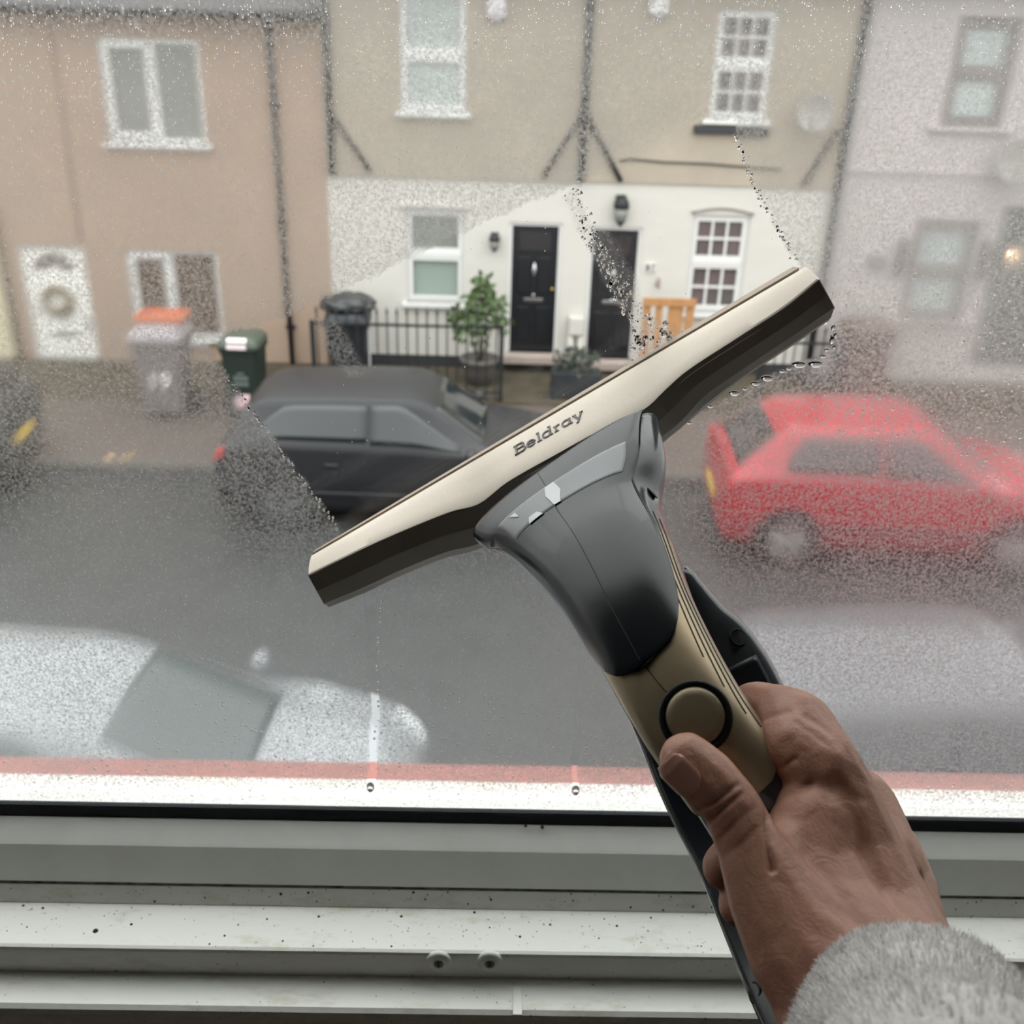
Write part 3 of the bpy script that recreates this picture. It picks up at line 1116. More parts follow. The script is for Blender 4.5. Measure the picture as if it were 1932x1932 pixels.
CHAINS = {
    'thumb': [(1296, 1434, .333, .0093), (1335, 1470, .331, .0101), (1380, 1520, .328, .0096), (1412, 1590, .325, .0106), (1462, 1690, .320, .0150), (1530, 1800, .312, .0190), (1600, 1880, .305, .0220)],
    'index': [(1600, 1560, .350, .0150), (1545, 1452, .350, .0148), (1497, 1412, .354, .0128), (1476, 1352, .366, .0113), (1425, 1334, .380, .0098), (1365, 1385, .392, .0088), (1310, 1450, .390, .0080)],
    'index2': [(1545, 1452, .350, .0148), (1510, 1365, .362, .0118), (1476, 1352, .366, .0113)],
    'middle': [(1650, 1640, .352, .0170), (1612, 1522, .370, .0150), (1545, 1470, .404, .0105), (1450, 1548, .402, .0095), (1368, 1636, .388, .0090)],
    'ring': [(1680, 1700, .352, .0170), (1660, 1605, .382, .0148), (1590, 1560, .418, .0100), (1490, 1640, .408, .0092), (1400, 1706, .384, .0092)],
    'little': [(1690, 1760, .350, .0160), (1690, 1690, .385, .0130), (1630, 1660, .420, .0090), (1540, 1740, .410, .0080), (1480, 1790, .396, .0070)],
    'palm1': [(1536, 1550, .342, .0148), (1530, 1640, .334, .0160), (1560, 1740, .325, .0205), (1610, 1830, .314, .0230)],
    'palm2': [(1560, 1480, .350, .0150), (1600, 1620, .345, .0190), (1640, 1750, .334, .0225), (1690, 1830, .318, .0200), (1700, 1960, .296, .0235)],
    'palm3': [(1612, 1522, .370, .0150), (1668, 1660, .355, .0160), (1700, 1770, .338, .0160), (1730, 1860, .315, .0180), (1790, 2020, .285, .0240)],
    'wrist': [(1560, 1830, .312, .0195), (1610, 1900, .304, .0235), (1690, 2000, .288, .0270), (1790, 2110, .270, .0290)],
    'web': [(1450, 1650, .326, .0110), (1500, 1600, .336, .0120), (1530, 1540, .345, .0130)],
}


def ico_pts(c, r, sub=2):
    bm = bmesh.new()
    bmesh.ops.create_icosphere(bm, subdivisions=sub, radius=r)
    pts = [v.co+c for v in bm.verts]
    bm.free()
    return pts


def hull(points):
    bm = bmesh.new()
    vs = [bm.verts.new(p) for p in points]
    res = bmesh.ops.convex_hull(bm, input=vs)
    junk = [e for e in res['geom_interior'] if isinstance(e, bmesh.types.BMVert)]
    bmesh.ops.delete(bm, geom=junk, context='VERTS')
    me = bpy.data.meshes.new('hull')
    bm.to_mesh(me)
    bm.free()
    return me


def body_from_chains(chains, voxel, smooth_iter):
    parts = []
    for ch in chains.values():
        for a, b in zip(ch[:-1], ch[1:]):
            parts.append(hull(ico_pts(P(*a[:3]), a[3])+ico_pts(P(*b[:3]), b[3])))
    me = join_meshes(parts)
    o = bpy.data.objects.new('tmp_body', me)
    COL.objects.link(o)
    r = o.modifiers.new('r', 'REMESH')
    r.mode = 'VOXEL'
    r.voxel_size = voxel
    s = o.modifiers.new('s', 'SMOOTH')
    s.factor = .5
    s.iterations = smooth_iter
    out = bpy.data.meshes.new_from_object(o.evaluated_get(bpy.context.evaluated_depsgraph_get()))
    bpy.data.objects.remove(o)
    return out


hand_me = body_from_chains(CHAINS, .0009, 14)


def crease(me, line, depth, width):
    """press a fold into the skin along an image-space line."""
    n = len(me.vertices)
    co = np.empty(n*3)
    me.vertices.foreach_get('co', co)
    co = co.reshape(-1, 3)
    no = np.empty(n*3)
    me.vertex_normals.foreach_get('vector', no)
    no = no.reshape(-1, 3)
    d = co-np.array(CAM)
    zc = d@np.array(CZ)
    px = 966+F*(d@np.array(CX))/zc
    py = 966+F*(d@np.array(CY))/zc
    dist = line_d(px, py, line)
    facing = np.clip(-(no*d).sum(1)/np.linalg.norm(d, axis=1), 0, 1)
    w = np.exp(-(dist/width)**2)*facing
    co -= no*(depth*w)[:, None]
    me.vertices.foreach_set('co', co.ravel())
    me.update()


for ln, dp, wd in (([(1449, 1520), (1449, 1570), (1452, 1612), (1457, 1640)], .0026, 6),
                   ([(1450, 1524), (1480, 1500), (1530, 1478)], .0012, 7),
                   ([(1440, 1458), (1475, 1448), (1500, 1432)], .0007, 6),
                   ([(1428, 1366), (1450, 1352), (1490, 1342)], .0008, 6),
                   ([(1318, 1528), (1350, 1512), (1392, 1480)], .0009, 5),
                   ([(1334, 1556), (1360, 1530), (1398, 1498)], .0008, 5),
                   ([(1348, 1590), (1380, 1562), (1415, 1528)], .0004, 6),
                   ([(1352, 1628), (1400, 1592), (1440, 1550)], .0003, 7),
                   ([(1520, 1352), (1552, 1372), (1566, 1384)], .0006, 5),
                   ([(1500, 1362), (1530, 1380), (1560, 1404)], .0004, 5),
                   ([(1580, 1470), (1600, 1500), (1625, 1508)], .0006, 12)):
    crease(hand_me, ln, dp, wd)
link('hand', hand_me, M_skin, person, smooth=True)


# thumb nail: a curved plate on the thumb tip, facing away to the lower left
def nail():
    tip, back = P(1296, 1434, .333), P(1345, 1482, .331)
    ax = (back-tip).normalized()
    out = (P(1262, 1492, .318)-P(1318, 1440, .333)).normalized()
    out = (out-ax*out.dot(ax)).normalized()
    side = ax.cross(out)
    top, bot = [], []
    for i in range(11):
        u = -.0052+.0128*i/10
        wa = 41*(1-max(0, (i-7)/3.0)**2*.55)*(1-max(0, (2-i)/2.0)**2*.25)
        r = .0099-(.0009 if i < 2 else 0)
        rowt, rowb = [], []
        for j in range(13):
            a = math.radians(-wa+2*wa*j/12)
            c = tip+ax*u
            dr = out*math.cos(a)+side*math.sin(a)
            rowt.append(c+dr*(r+.0001))
            rowb.append(c+dr*(r-.0006))
        top.append(rowt)
        bot.append(rowb)
    return loft_mesh([a+list(reversed(b)) for a, b in zip(top, bot)], True, True)


link('thumb_nail', nail(), mat('nail', (184, 138, 122), 0.25, var=.06, vscale=300), person, smooth=True, label='pinkish thumb nail')

# fleece sleeve
SLV = [(1728, 1978, .290, .0300), (1732, 1984, .287, .0335), (1740, 2000, .281, .0348), (1755, 2035, .268, .0350), (1775, 2085, .250, .0336), (1800, 2140, .235, .0352), (1850, 2260, .212, .0385), (2000, 2800, .160, .0440)]
SC = [tuple(P(b[0], b[1], b[2]))+(b[3],) for b in SLV]


def slv(u, a, off=0.0):
    r = crom(SC, u)
    n_ = len(SC)-1
    c = Vector(r[:3])
    t = (Vector(crom(SC, n_)[:3])-Vector(crom(SC, 0)[:3])).normalized()
    x = CX.copy()
    x = (x-t*x.dot(t)).normalized()
    y = t.cross(x)
    w = 1+.02*math.sin(3*a+u*1.7)+.012*math.sin(5*a-u*2.2)
    return c+(x*math.cos(a)+y*math.sin(a))*float((r[3]+off)*w), t


outer = [[slv(u, 2*math.pi*k/64)[0] for k in range(64)] for u in np.linspace(0, len(SC)-1, 50)]
inner = [[slv(u, 2*math.pi*k/64, -.004)[0] for k in range(64)] for u in np.linspace(2, 0, 8)]
M_fleece = mat('grey_fleece', (186, 183, 180), 0.95, var=.12, vscale=160, bump=.5, bscale=700)
sleeve = link('sleeve', loft_mesh(inner+outer, True, False), M_fleece, person, smooth=True, label='light grey fleece sleeve cuff')


def pile():
    V, Fc = [], []
    for _ in range(34000):
        u = random.uniform(-.02, 6.7)
        a = random.uniform(0, 2*math.pi)
        u = max(u, 0.0)
        p, t = slv(u, a)
        c = Vector(crom(SC, u)[:3])
        n = (p-c).normalized()
        d = (n*random.uniform(.25, .6)-t*random.uniform(.6, 1.1)+Vector((random.gauss(0, .25), random.gauss(0, .25), random.gauss(0, .25)))).normalized()
        ln = random.uniform(.0022, .0042)
        sd = d.cross(n)
        if sd.length < 1e-4:
            continue
        sd = sd.normalized()*random.uniform(.00010, .00020)
        p = p-n*.0004
        m = p+d*ln*.55+n*.0004
        e = p+d*ln
        b = len(V)
        V += [p-sd, p+sd, m+sd*.7, m-sd*.7, e]
        Fc += [(b, b+1, b+2, b+3), (b+3, b+2, b+4)]
    me = bpy.data.meshes.new('pile')
    me.from_pydata(V, [], Fc)
    return me


link('fleece_pile', pile(), M_fleece, sleeve, smooth=True, kind='stuff')


# ================================================================== THE STREET
D = 15.5                                   # fronts of the houses across the road
ROADZ = -0.12
boxes('road', [(-60, 60, 4.0, 11.55, -.5, ROADZ)], mat('wet_asphalt', (48, 49, 49), 0.45, rgb2=(58, 59, 59), vscale=3, bump=.25, bscale=300), kind='structure', label='wet grey asphalt road between the terraces')
boxes('kerb', [(-60, 60, 11.55, 11.68, -.5, 0.0)], mat('kerb_stone', (92, 88, 84), 0.7, var=.12, vscale=6), kind='structure', label='stone kerb along the far pavement')
boxes('pavement', [(-60, 60, 11.68, 13.9, -.5, -.005)], mat('pavement_slabs', (86, 76, 70), 0.6, var=.16, vscale=4, bump=.2, bscale=80), kind='structure', label='brownish wet pavement in front of the far houses')
boxes('near_pavement', [(-60, 60, .62, 4.0, -.5, -.005)], mat('near_pavement_slabs', (112, 104, 100), 0.6, var=.12, vscale=4), kind='structure', label='pavement below the window')
boxes('garden_ground', [(-60, 60, 13.9, D+.3, -.5, 0.02)], mat('garden_earth', (80, 69, 54), 0.85, rgb2=(58, 54, 42), vscale=3, bump=.4, bscale=40), kind='structure', label='brown earth and gravel of the small front gardens')


def fxz(px, py, Y=D):
    p = onY(px, py, Y)
    return p.x, p.z


def rect(tl, br_or_quad, Y=D):
    """quad of pixels -> axis aligned x0,x1,z0,z1 on the wall."""
    q = [fxz(*p, Y) for p in br_or_quad] if tl is None else [fxz(*tl, Y), fxz(*br_or_quad, Y)]
    if tl is None:
        x0 = (q[0][0]+q[3][0])/2
        x1 = (q[1][0]+q[2][0])/2
        z1 = (q[0][1]+q[1][1])/2
        z0 = (q[2][1]+q[3][1])/2
        return x0, x1, z0, z1
    return q[0][0], q[1][0], q[1][1], q[0][1]


def wall_mesh(x0, x1, z0, z1, y, ops, rev=.12, th=.3):
    xs = sorted({x0, x1, *[v for o in ops for v in o[:2]]})
    zs = sorted({z0, z1, *[v for o in ops for v in o[2:]]})
    xs = [v for v in xs if x0 <= v <= x1]
    zs = [v for v in zs if z0 <= v <= z1]
    verts, faces = [], []

    def quad(a, b, c, d):
        i = len(verts)
        verts.extend((a, b, c, d))
        faces.append((i, i+1, i+2, i+3))
    for i in range(len(xs)-1):
        for j in range(len(zs)-1):
            cx, cz = (xs[i]+xs[i+1])/2, (zs[j]+zs[j+1])/2
            if any(o[0] < cx < o[1] and o[2] < cz < o[3] for o in ops):
                continue
            quad((xs[i], y, zs[j]), (xs[i+1], y, zs[j]), (xs[i+1], y, zs[j+1]), (xs[i], y, zs[j+1]))
    for a, b, c, d in ops:
        c, d = max(c, z0), min(d, z1)
        quad((a, y, c), (a, y, d), (a, y+rev, d), (a, y+rev, c))
        quad((b, y, c), (b, y+rev, c), (b, y+rev, d), (b, y, d))
        quad((a, y, d), (b, y, d), (b, y+rev, d), (a, y+rev, d))
        quad((a, y, c), (a, y+rev, c), (b, y+rev, c), (b, y, c))
    # closing box behind
    quad((x0, y, z0), (x0, y, z1), (x0, y+th, z1), (x0, y+th, z0))
    quad((x1, y, z0), (x1, y+th, z0), (x1, y+th, z1), (x1, y, z1))
    quad((x0, y, z1), (x1, y, z1), (x1, y+th, z1), (x0, y+th, z1))
    quad((x0, y+th, z0), (x0, y+th, z1), (x1, y+th, z1), (x1, y+th, z0))
    quad((x0, y, z0), (x0, y+th, z0), (x1, y+th, z0), (x1, y, z0))
    me = bpy.data.meshes.new('wall')
    me.from_pydata(verts, [], faces)
    return me


M_tan = mat('tan_render', (168, 146, 129), 0.9, var=.06, vscale=1.2, bump=.25, bscale=60)
M_beige = mat('beige_pebbledash', (168, 158, 143), 0.92, var=.07, vscale=1.5, bump=.5, bscale=120)
M_white = mat('white_painted_brick', (202, 199, 192), 0.8, var=.03, vscale=2, bump=.25, bscale=30, stretch=(1, 1, 3))
M_pale = mat('pale_grey_render', (186, 179, 176), 0.9, var=.04, vscale=1.2, bump=.2, bscale=60)
M_cream_wall = mat('cream_render', (214, 204, 176), 0.9, var=.05, vscale=2)
M_wframe = mat('white_window_frame', (216, 216, 214), 0.35)
M_slate = mat('slate_roof', (70, 68, 70), 0.7, var=.12, vscale=5)
M_darkpipe = mat('dark_grey_pipe', (52, 52, 54), 0.5)
M_doorblack = mat('black_door_paint', (26, 28, 32), 0.3, var=.1, vscale=6)
M_chrome = mat('chrome', (200, 200, 200), 0.2, metal=1.0)
M_pane_grey = mat('dim_pane', (128, 132, 126), 0.12, var=.12, vscale=2.5, spec=.6)
M_pane_brown = mat('dim_brown_pane', (96, 82, 72), 0.12, var=.18, vscale=3, spec=.6)
M_pane_dark = mat('dim_dark_pane', (84, 84, 82), 0.12, rgb2=(112, 100, 100), vscale=3, spec=.6)
M_pane_blue = mat('net_curtain_pane', (176, 184, 182), 0.25, var=.06, vscale=2)
M_step = mat('door_step_stone', (168, 154, 146), 0.8, var=.1, vscale=6)


def house(name, label, x0, x1, up_m, low_m, split_z, up_ops, low_ops, eave_z, y=D, plinth=None):
    e = empty(name, ((x0+x1)/2, y, 0), label, 'house')
    if split_z is None:
        link('wall', wall_mesh(x0, x1, 0, eave_z, y, up_ops+low_ops), up_m, e)
    else:
        link('lower_wall', wall_mesh(x0, x1, 0, split_z, y, low_ops), low_m, e)
        link('upper_wall', wall_mesh(x0, x1, split_z, eave_z, y-.03, up_ops, rev=.15, th=.33), up_m, e)
    # roof: two slopes with a gutter along the eaves
    yr, zr = y+3.6, eave_z+2.3
    x0, x1 = x0+.005, x1-.005
    link('roof', pydata([(x0, y-.25, eave_z), (x1, y-.25, eave_z), (x1, yr, zr), (x0, yr, zr), (x0, y-.25, eave_z-.1), (x1, y-.25, eave_z-.1), (x1, yr+3.8, eave_z-.1), (x0, yr+3.8, eave_z-.1)],
                        [(0, 1, 2, 3), (4, 7, 6, 5), (0, 4, 5, 1), (3, 2, 6, 7), (0, 3, 7, 4), (1, 5, 6, 2)]), M_slate, e)
    tube('gutter', [(x0, y-.30, eave_z-.04), (x1, y-.30, eave_z-.04)], .055, M_darkpipe, e)
    if plinth:
        boxes('plinth', [(x0+.02, x1-.02, y-.02, y, 0, plinth)], mat('dark_plinth', (52, 52, 54), .8), e)
    return e


def window(e, r, y, kind, pane, sill=True, fw=.065, grid=None, m=M_wframe, rail=None, sill_m=None, sill_over=.07, mull=None):
    """outer frame + sashes; kind 'sash' or 'casement'. r = x0,x1,z0,z1 outside the frame."""
    x0, x1, z0, z1 = r
    yf = y+.05
    w = boxes('window', [(x0, x0+fw, yf, yf+.07, z0, z1), (x1-fw, x1, yf, yf+.07, z0, z1), (x0+fw, x1-fw, yf, yf+.07, z1-fw, z1), (x0+fw, x1-fw, yf, yf+.07, z0, z0+fw)], m, e)
    cells = []
    if kind == 'sash':
        zm = rail if rail else (z0+z1)/2
        boxes('meeting_rail', [(x0+fw, x1-fw, yf-.02, yf+.06, zm-.05, zm+.05)], m, w, bevel=.008)
        sf = .045
        for za, zb, dy in ((z0+fw, zm-.05, 0.0), (zm+.05, z1-fw, .0)):
            boxes('sash', [(x0+fw, x0+fw+sf, yf-.01, yf+.05, za, zb), (x1-fw-sf, x1-fw, yf-.01, yf+.05, za, zb), (x0+fw+sf, x1-fw-sf, yf-.01, yf+.05, za, za+sf), (x0+fw+sf, x1-fw-sf, yf-.01, yf+.05, zb-sf, zb)], m, w)
            cells.append((x0+fw+sf, x1-fw-sf, za+sf, zb-sf))
    else:
        xm = mull if mull else (x0+x1)/2
        boxes('mullion', [(xm-.04, xm+.04, yf, yf+.07, z0+fw, z1-fw)], m, w)
        sf = .075
        xa, xb = x0+fw, xm-.04
        boxes('opening_sash', [(xa, xa+sf, yf-.02, yf+.06, z0+fw, z1-fw), (xb-sf, xb, yf-.02, yf+.06, z0+fw, z1-fw), (xa+sf, xb-sf, yf-.02, yf+.06, z0+fw, z0+fw+sf), (xa+sf, xb-sf, yf-.02, yf+.06, z1-fw-sf, z1-fw)], m, w, bevel=.006)
        cells += [(xa+sf, xb-sf, z0+fw+sf, z1-fw-sf), (xm+.04, x1-fw, z0+fw, z1-fw)]
    for ci, (a, b, c, d) in enumerate(cells):
        pm = pane[ci] if isinstance(pane, (list, tuple)) else pane
        if grid:
            nx, nz = grid
            g = .018
            for i in range(1, nx):
                xx = a+(b-a)*i/nx
                boxes('glazing_bar', [(xx-g, xx+g, yf, yf+.045, c, d)], m, w)
            for j in range(1, nz):
                zz = c+(d-c)*j/nz
                boxes('glazing_bar', [(a, b, yf+.002, yf+.043, zz-g, zz+g)], m, w)
            for i in range(nx):
                for j in range(nz):
                    boxes('pane', [(a+(b-a)*i/nx, a+(b-a)*(i+1)/nx, yf+.035, yf+.04, c+(d-c)*j/nz, c+(d-c)*(j+1)/nz)], pm, w)
        else:
            boxes('pane', [(a, b, yf+.035, yf+.04, c, d)], pm, w)
    if sill:
        boxes('window_sill', [(x0-sill_over, x1+sill_over, y-.08, yf+.06, z0-.07, z0)], sill_m or m, w, bevel=.01)
    return w, cells


# ---- tan house with the white door
tan_x1 = fxz(612, 200)[0]
tan_x0 = fxz(30, 560)[0]
W_tu = rect(None, [(183, 68), (375, 75), (396, 272), (212, 265)])
W_tl = rect(None, [(240, 466), (412, 474), (428, 640), (257, 630)])
D_t = rect(None, [(37, 459), (160, 461), (207, 744), (88, 742)])
eave_t = fxz(320, 14)[1]
h_tan = house('terraced_house', 'tan rendered house with a white arched-light front door and casement windows', tan_x0, tan_x1, M_tan, M_tan, None, [W_tu], [W_tl, (D_t[0], D_t[1], 0.02, D_t[3])], eave_t)
window(h_tan, W_tu, D, 'casement', M_pane_grey, mull=fxz(296, 165)[0])
window(h_tan, W_tl, D, 'casement', M_pane_brown, mull=fxz(331, 550)[0])


def front_door(e, r, y, m, style):
    x0, x1, z0, z1 = r
    w = x1-x0
    f = .05
    yd = y+.06
    d = boxes('front_door', [(x0+f, x1-f, yd, yd+.05, z0, z1-f)], m, e, label=style['label'])
    boxes('door_frame', [(x0, x0+f, yd-.03, yd+.06, z0, z1), (x1-f, x1, yd-.03, yd+.06, z0, z1), (x0+f, x1-f, yd-.03, yd+.06, z1-f, z1)], style.get('frame', M_wframe), d)
    boxes('letter_plate', [((x0+x1)/2-.15*w/.8, (x0+x1)/2+.15*w/.8, yd-.02, yd, style['letter']-.03, style['letter']+.03)], style['metal'], d, bevel=.008)
    if style.get('step', True):
        boxes('door_step', [(x0-.06, x1+.06, y-.22, y+.1, z0-.13, z0)], style.get('step_m', M_step), d, bevel=.02)
    return d, yd


M_doorwhite = mat('white_door', (240, 240, 236), 0.35, var=.02, vscale=8)
M_dull = mat('dull_grey_metal', (110, 112, 110), .5, metal=.3)
dt, ydt = front_door(h_tan, (D_t[0], D_t[1], D_t[2], D_t[3]), D, M_doorwhite, {'label': 'white panelled front door', 'letter': fxz(131, 628)[1], 'metal': M_dull, 'step_m': M_wframe})
fcx, fcz = fxz(109, 507, ydt)
fw_, fh_ = (fxz(149, 507, ydt)[0]-fxz(70, 507, ydt)[0])/2, fxz(109, 474, ydt)[1]-fcz


def fan(cx, cz, rx, rz, y, a0, a1, m, name='fanlight_pane', parent=None, r0=.28):
    pts = []
    n = 6
    for i in range(n+1):
        a = math.radians(a0+(a1-a0)*i/n)
        pts.append((cx+rx*math.cos(a), cz+rz*math.sin(a)))
    inn = []
    for i in range(n+1):
        a = math.radians(a1-(a1-a0)*i/n)
        inn.append((cx+rx*r0*math.cos(a), cz+rz*r0*math.sin(a)))
    q = pts+inn
    k = len(q)
    vs = [(x, y, z) for x, z in q]+[(x, y+.012, z) for x, z in q]
    return link(name, pydata(vs, [tuple(range(k)), tuple(range(2*k-1, k-1, -1))]+[(i, (i+1) % k, k+(i+1) % k, k+i) for i in range(k)]), m, parent)


for k in range(5):
    fan(fcx, fcz, fw_, fh_, ydt-.006, 4+k*35, 32+k*35, M_pane_dark, parent=dt)
for zz0, zz1 in ((.25, .55), (.62, .95)):
    for sx in (-.5, .04):
        wd = D_t[1]-D_t[0]-.1
        xx = (D_t[0]+D_t[1])/2+sx*wd*.8
        hz = D_t[2]+(D_t[3]-D_t[2])*.42
        boxes('door_panel', [(xx, xx+wd*.36, ydt-.012, ydt, D_t[2]+.12+(zz0-.25)*hz, D_t[2]+.12+(zz1-.25)*hz)], M_doorwhite, dt, bevel=.01)
hx, hz = fxz(174, 608, ydt)
tube('door_handle', [(hx, ydt-.03, hz+.12), (hx, ydt-.04, hz), (hx, ydt-.03, hz-.10)], .014, M_dull, dt)
# wreath on the white door
wx, wz = fxz(117, 562, ydt)
wr = empty('door_wreath', (wx, ydt-.05, wz), 'round green and cream twig wreath on the white front door', 'wreath')
ringp = [(wx+.19*math.cos(a), ydt-.05, wz+.19*math.sin(a)) for a in np.linspace(0, 2*math.pi, 33)]
link('twig_ring', tube_mesh(ringp, .035, 8), mat('wreath_green', (128, 124, 92), .9, rgb2=(160, 140, 110), vscale=30), wr, smooth=True)
V, Fc = [], []
for _ in range(520):
    a = random.uniform(0, 2*math.pi)
    rr = .19+random.gauss(0, .03)
    c = Vector((wx+rr*math.cos(a), ydt-.06-random.random()*.04, wz+rr*math.sin(a)))
    d1 = Vector((random.gauss(0, 1), random.gauss(0, .5), random.gauss(0, 1))).normalized()*.04
    d2 = d1.cross(Vector((0, 1, .3))).normalized()*.014
    b = len(V)
    V += [c-d2*.5, c+d1*.5+d2, c+d1, c+d1*.5-d2]
    Fc += [(b, b+1, b+2, b+3)]
me = bpy.data.meshes.new('leaves')
me.from_pydata(V, [], Fc)
link('wreath_leaves', me, mat('wreath_leaf', (120, 126, 96), .8, rgb2=(176, 150, 128), vscale=25), wr, kind='stuff')
M_rib = mat('cream_ribbon', (226, 214, 202), .7)
link('ribbon', tube_mesh([(wx-.11, ydt-.09, wz+.0), (wx, ydt-.10, wz-.12), (wx+.11, ydt-.09, wz+.0)], .022, 6), M_rib, wr)
link('ribbon', tube_mesh([(wx, ydt-.06, wz+.19), (wx, ydt-.05, wz+.3)], .012, 6), M_rib, wr)
# pipes and wires on the tan house
p0, p1 = fxz(514, 60), fxz(552, 700)
px_ = (p0[0]+p1[0])/2
tube('downpipe', [(px_, D-.07, 0.0), (px_, D-.07, eave_t-.05)], .04, M_darkpipe, h_tan, seg=10, label='dark downpipe')
for zz in (.6, 2.2, 3.8):
    boxes('pipe_bracket', [(px_-.07, px_+.07, D-.05, D, zz-.03, zz+.03)], M_darkpipe, h_tan)
tube('wall_cable', [(fxz(96, 20)[0], D-.012, fxz(96, 20)[1]), (fxz(130, 250)[0], D-.012, fxz(130, 250)[1]), (fxz(158, 452)[0], D-.012, fxz(158, 452)[1])], .012, mat('brown_cable', (120, 100, 88), .7), h_tan, seg=6)
# cream neighbour at the far left
h_cream = house('cream_house', 'cream rendered house at the end of the tan house, mostly out of view', tan_x0-4.6, tan_x0, M_cream_wall, M_cream_wall, None, [], [], eave_t)
pxl = fxz(38, 600)[0]
tube('downpipe', [(tan_x0-.03, D-.06, 0), (tan_x0-.03, D-.06, eave_t)], .045, mat('grey_brown_pipe', (118, 104, 94), .6), h_cream)

# ---- beige over white houses
split_z = (fxz(616, 326)[1]+fxz(1200, 348)[1])/2
x_b0, x_b1, x_b2 = tan_x1, fxz(1103, 250)[0], fxz(1588, 250)[0]
eave_b = ZC+.55
W_bu = rect(None, [(753, -28), (882, -24), (881, 210), (757, 210)])
W_bl = rect(None, [(768, 392), (876, 396), (876, 572), (765, 570)])
D_b = rect(None, [(961, 418), (1062, 422), (1050, 666), (955, 664)])
D_c = rect(None, [(1114, 426), (1216, 430), (1190, 678), (1101, 676)])
W_cu = rect(None, [(1356, 17), (1466, 20), (1441, 226), (1332, 223)])
W_cl = rect(None, [(1307, 404), (1418, 408), (1394, 592), (1290, 588)])
h_b = house('beige_house', 'beige over white house with sash windows and a black door beside the railings', x_b0, x_b1, M_beige, M_white, split_z, [W_bu], [W_bl, (D_b[0], D_b[1], D_b[2], D_b[3])], eave_b, plinth=.20)
h_c = house('neighbour_house', 'beige over white house with gridded sash windows and a black door under a lantern', x_b1, x_b2, M_beige, M_white, split_z, [W_cu], [W_cl, (D_c[0], D_c[1], D_c[2], D_c[3])], eave_b, plinth=.20)
window(h_b, W_bu, D-.03, 'sash', M_pane_blue, rail=fxz(818, 103)[1], fw=.05)
M_seethru = bpy.data.materials.new('see_through_pane')
M_seethru.use_nodes = True
_nt = M_seethru.node_tree
_bs = _nt.nodes['Principled BSDF']
_bs.inputs['Base Color'].default_value = lin((110, 124, 116))
_bs.inputs['Roughness'].default_value = .1
_tr = _nt.nodes.new('ShaderNodeBsdfTransparent')
_mx = _nt.nodes.new('ShaderNodeMixShader')
_mx.inputs['Fac'].default_value = .22
_nt.links.new(_tr.outputs[0], _mx.inputs[1])
_nt.links.new(_bs.outputs[0], _mx.inputs[2])
_nt.links.new(_mx.outputs[0], _nt.nodes['Material Output'].inputs['Surface'])
w_b, cells = window(h_b, W_bl, D, 'sash', [M_seethru, M_pane_grey], rail=fxz(820, 481)[1], fw=.05)
a, b, c, d = cells[0]
sl = []
for k in range(15):
    z = c+(d-c)*(k+.5)/15
    sl.append((a, b, D+.115, D+.135, z-.018, z+.016))
boxes('blind', sl, mat('pale_green_blind', (206, 220, 210), .6), w_b, kind='stuff', label='pale green venetian blind')
boxes('dim_room_sheet', [(a, b, D+.15, D+.16, c, d)], mat('room_dusk', (70, 78, 72), .9), w_b)  # dark sheet standing in for the dim room behind the blind
window(h_c, W_cu, D-.03, 'sash', M_pane_dark, grid=(3, 2), rail=fxz(1399, 121)[1], fw=.05)
window(h_c, W_cl, D, 'sash', M_pane_dark, grid=(3, 2), rail=fxz(1352, 496)[1], fw=.055)
# brick arch line over the lower windows and the slate under the upper sill
boxes('lintel', [(W_bl[0]-.10, W_bl[1]+.10, D-.035, D, W_bl[3]+.03, W_bl[3]+.08)], M_white, h_b)
arch = [(W_cl[0]-.03+(W_cl[1]-W_cl[0]+.06)*t, D-.01, W_cl[3]+.03+.07*math.sin(math.pi*t)) for t in np.linspace(0, 1, 13)]
tube('window_arch', arch, .022, mat('grey_brick', (150, 146, 138), .9), h_c, seg=6)  # arch line a little greyer than the painted wall
sx0, sz1 = fxz(1310, 236, D-.06)
sx1, sz0 = fxz(1400, 254, D-.06)
boxes('slate_ledge', [(sx0, W_cu[1]+.05, D-.10, D, W_cu[2]-.20, W_cu[2]-.09)], mat('wet_slate', (50, 50, 54), .4), h_c, bevel=.01)
sB = {'label': 'black painted front door', 'letter': fxz(1006, 568)[1], 'metal': M_chrome}
db, ydb = front_door(h_b, D_b, D, M_doorblack, sB)
sC = {'label': 'black painted front door', 'letter': fxz(1150, 572)[1], 'metal': M_chrome}
dc, ydc = front_door(h_c, D_c, D, M_doorblack, sC)
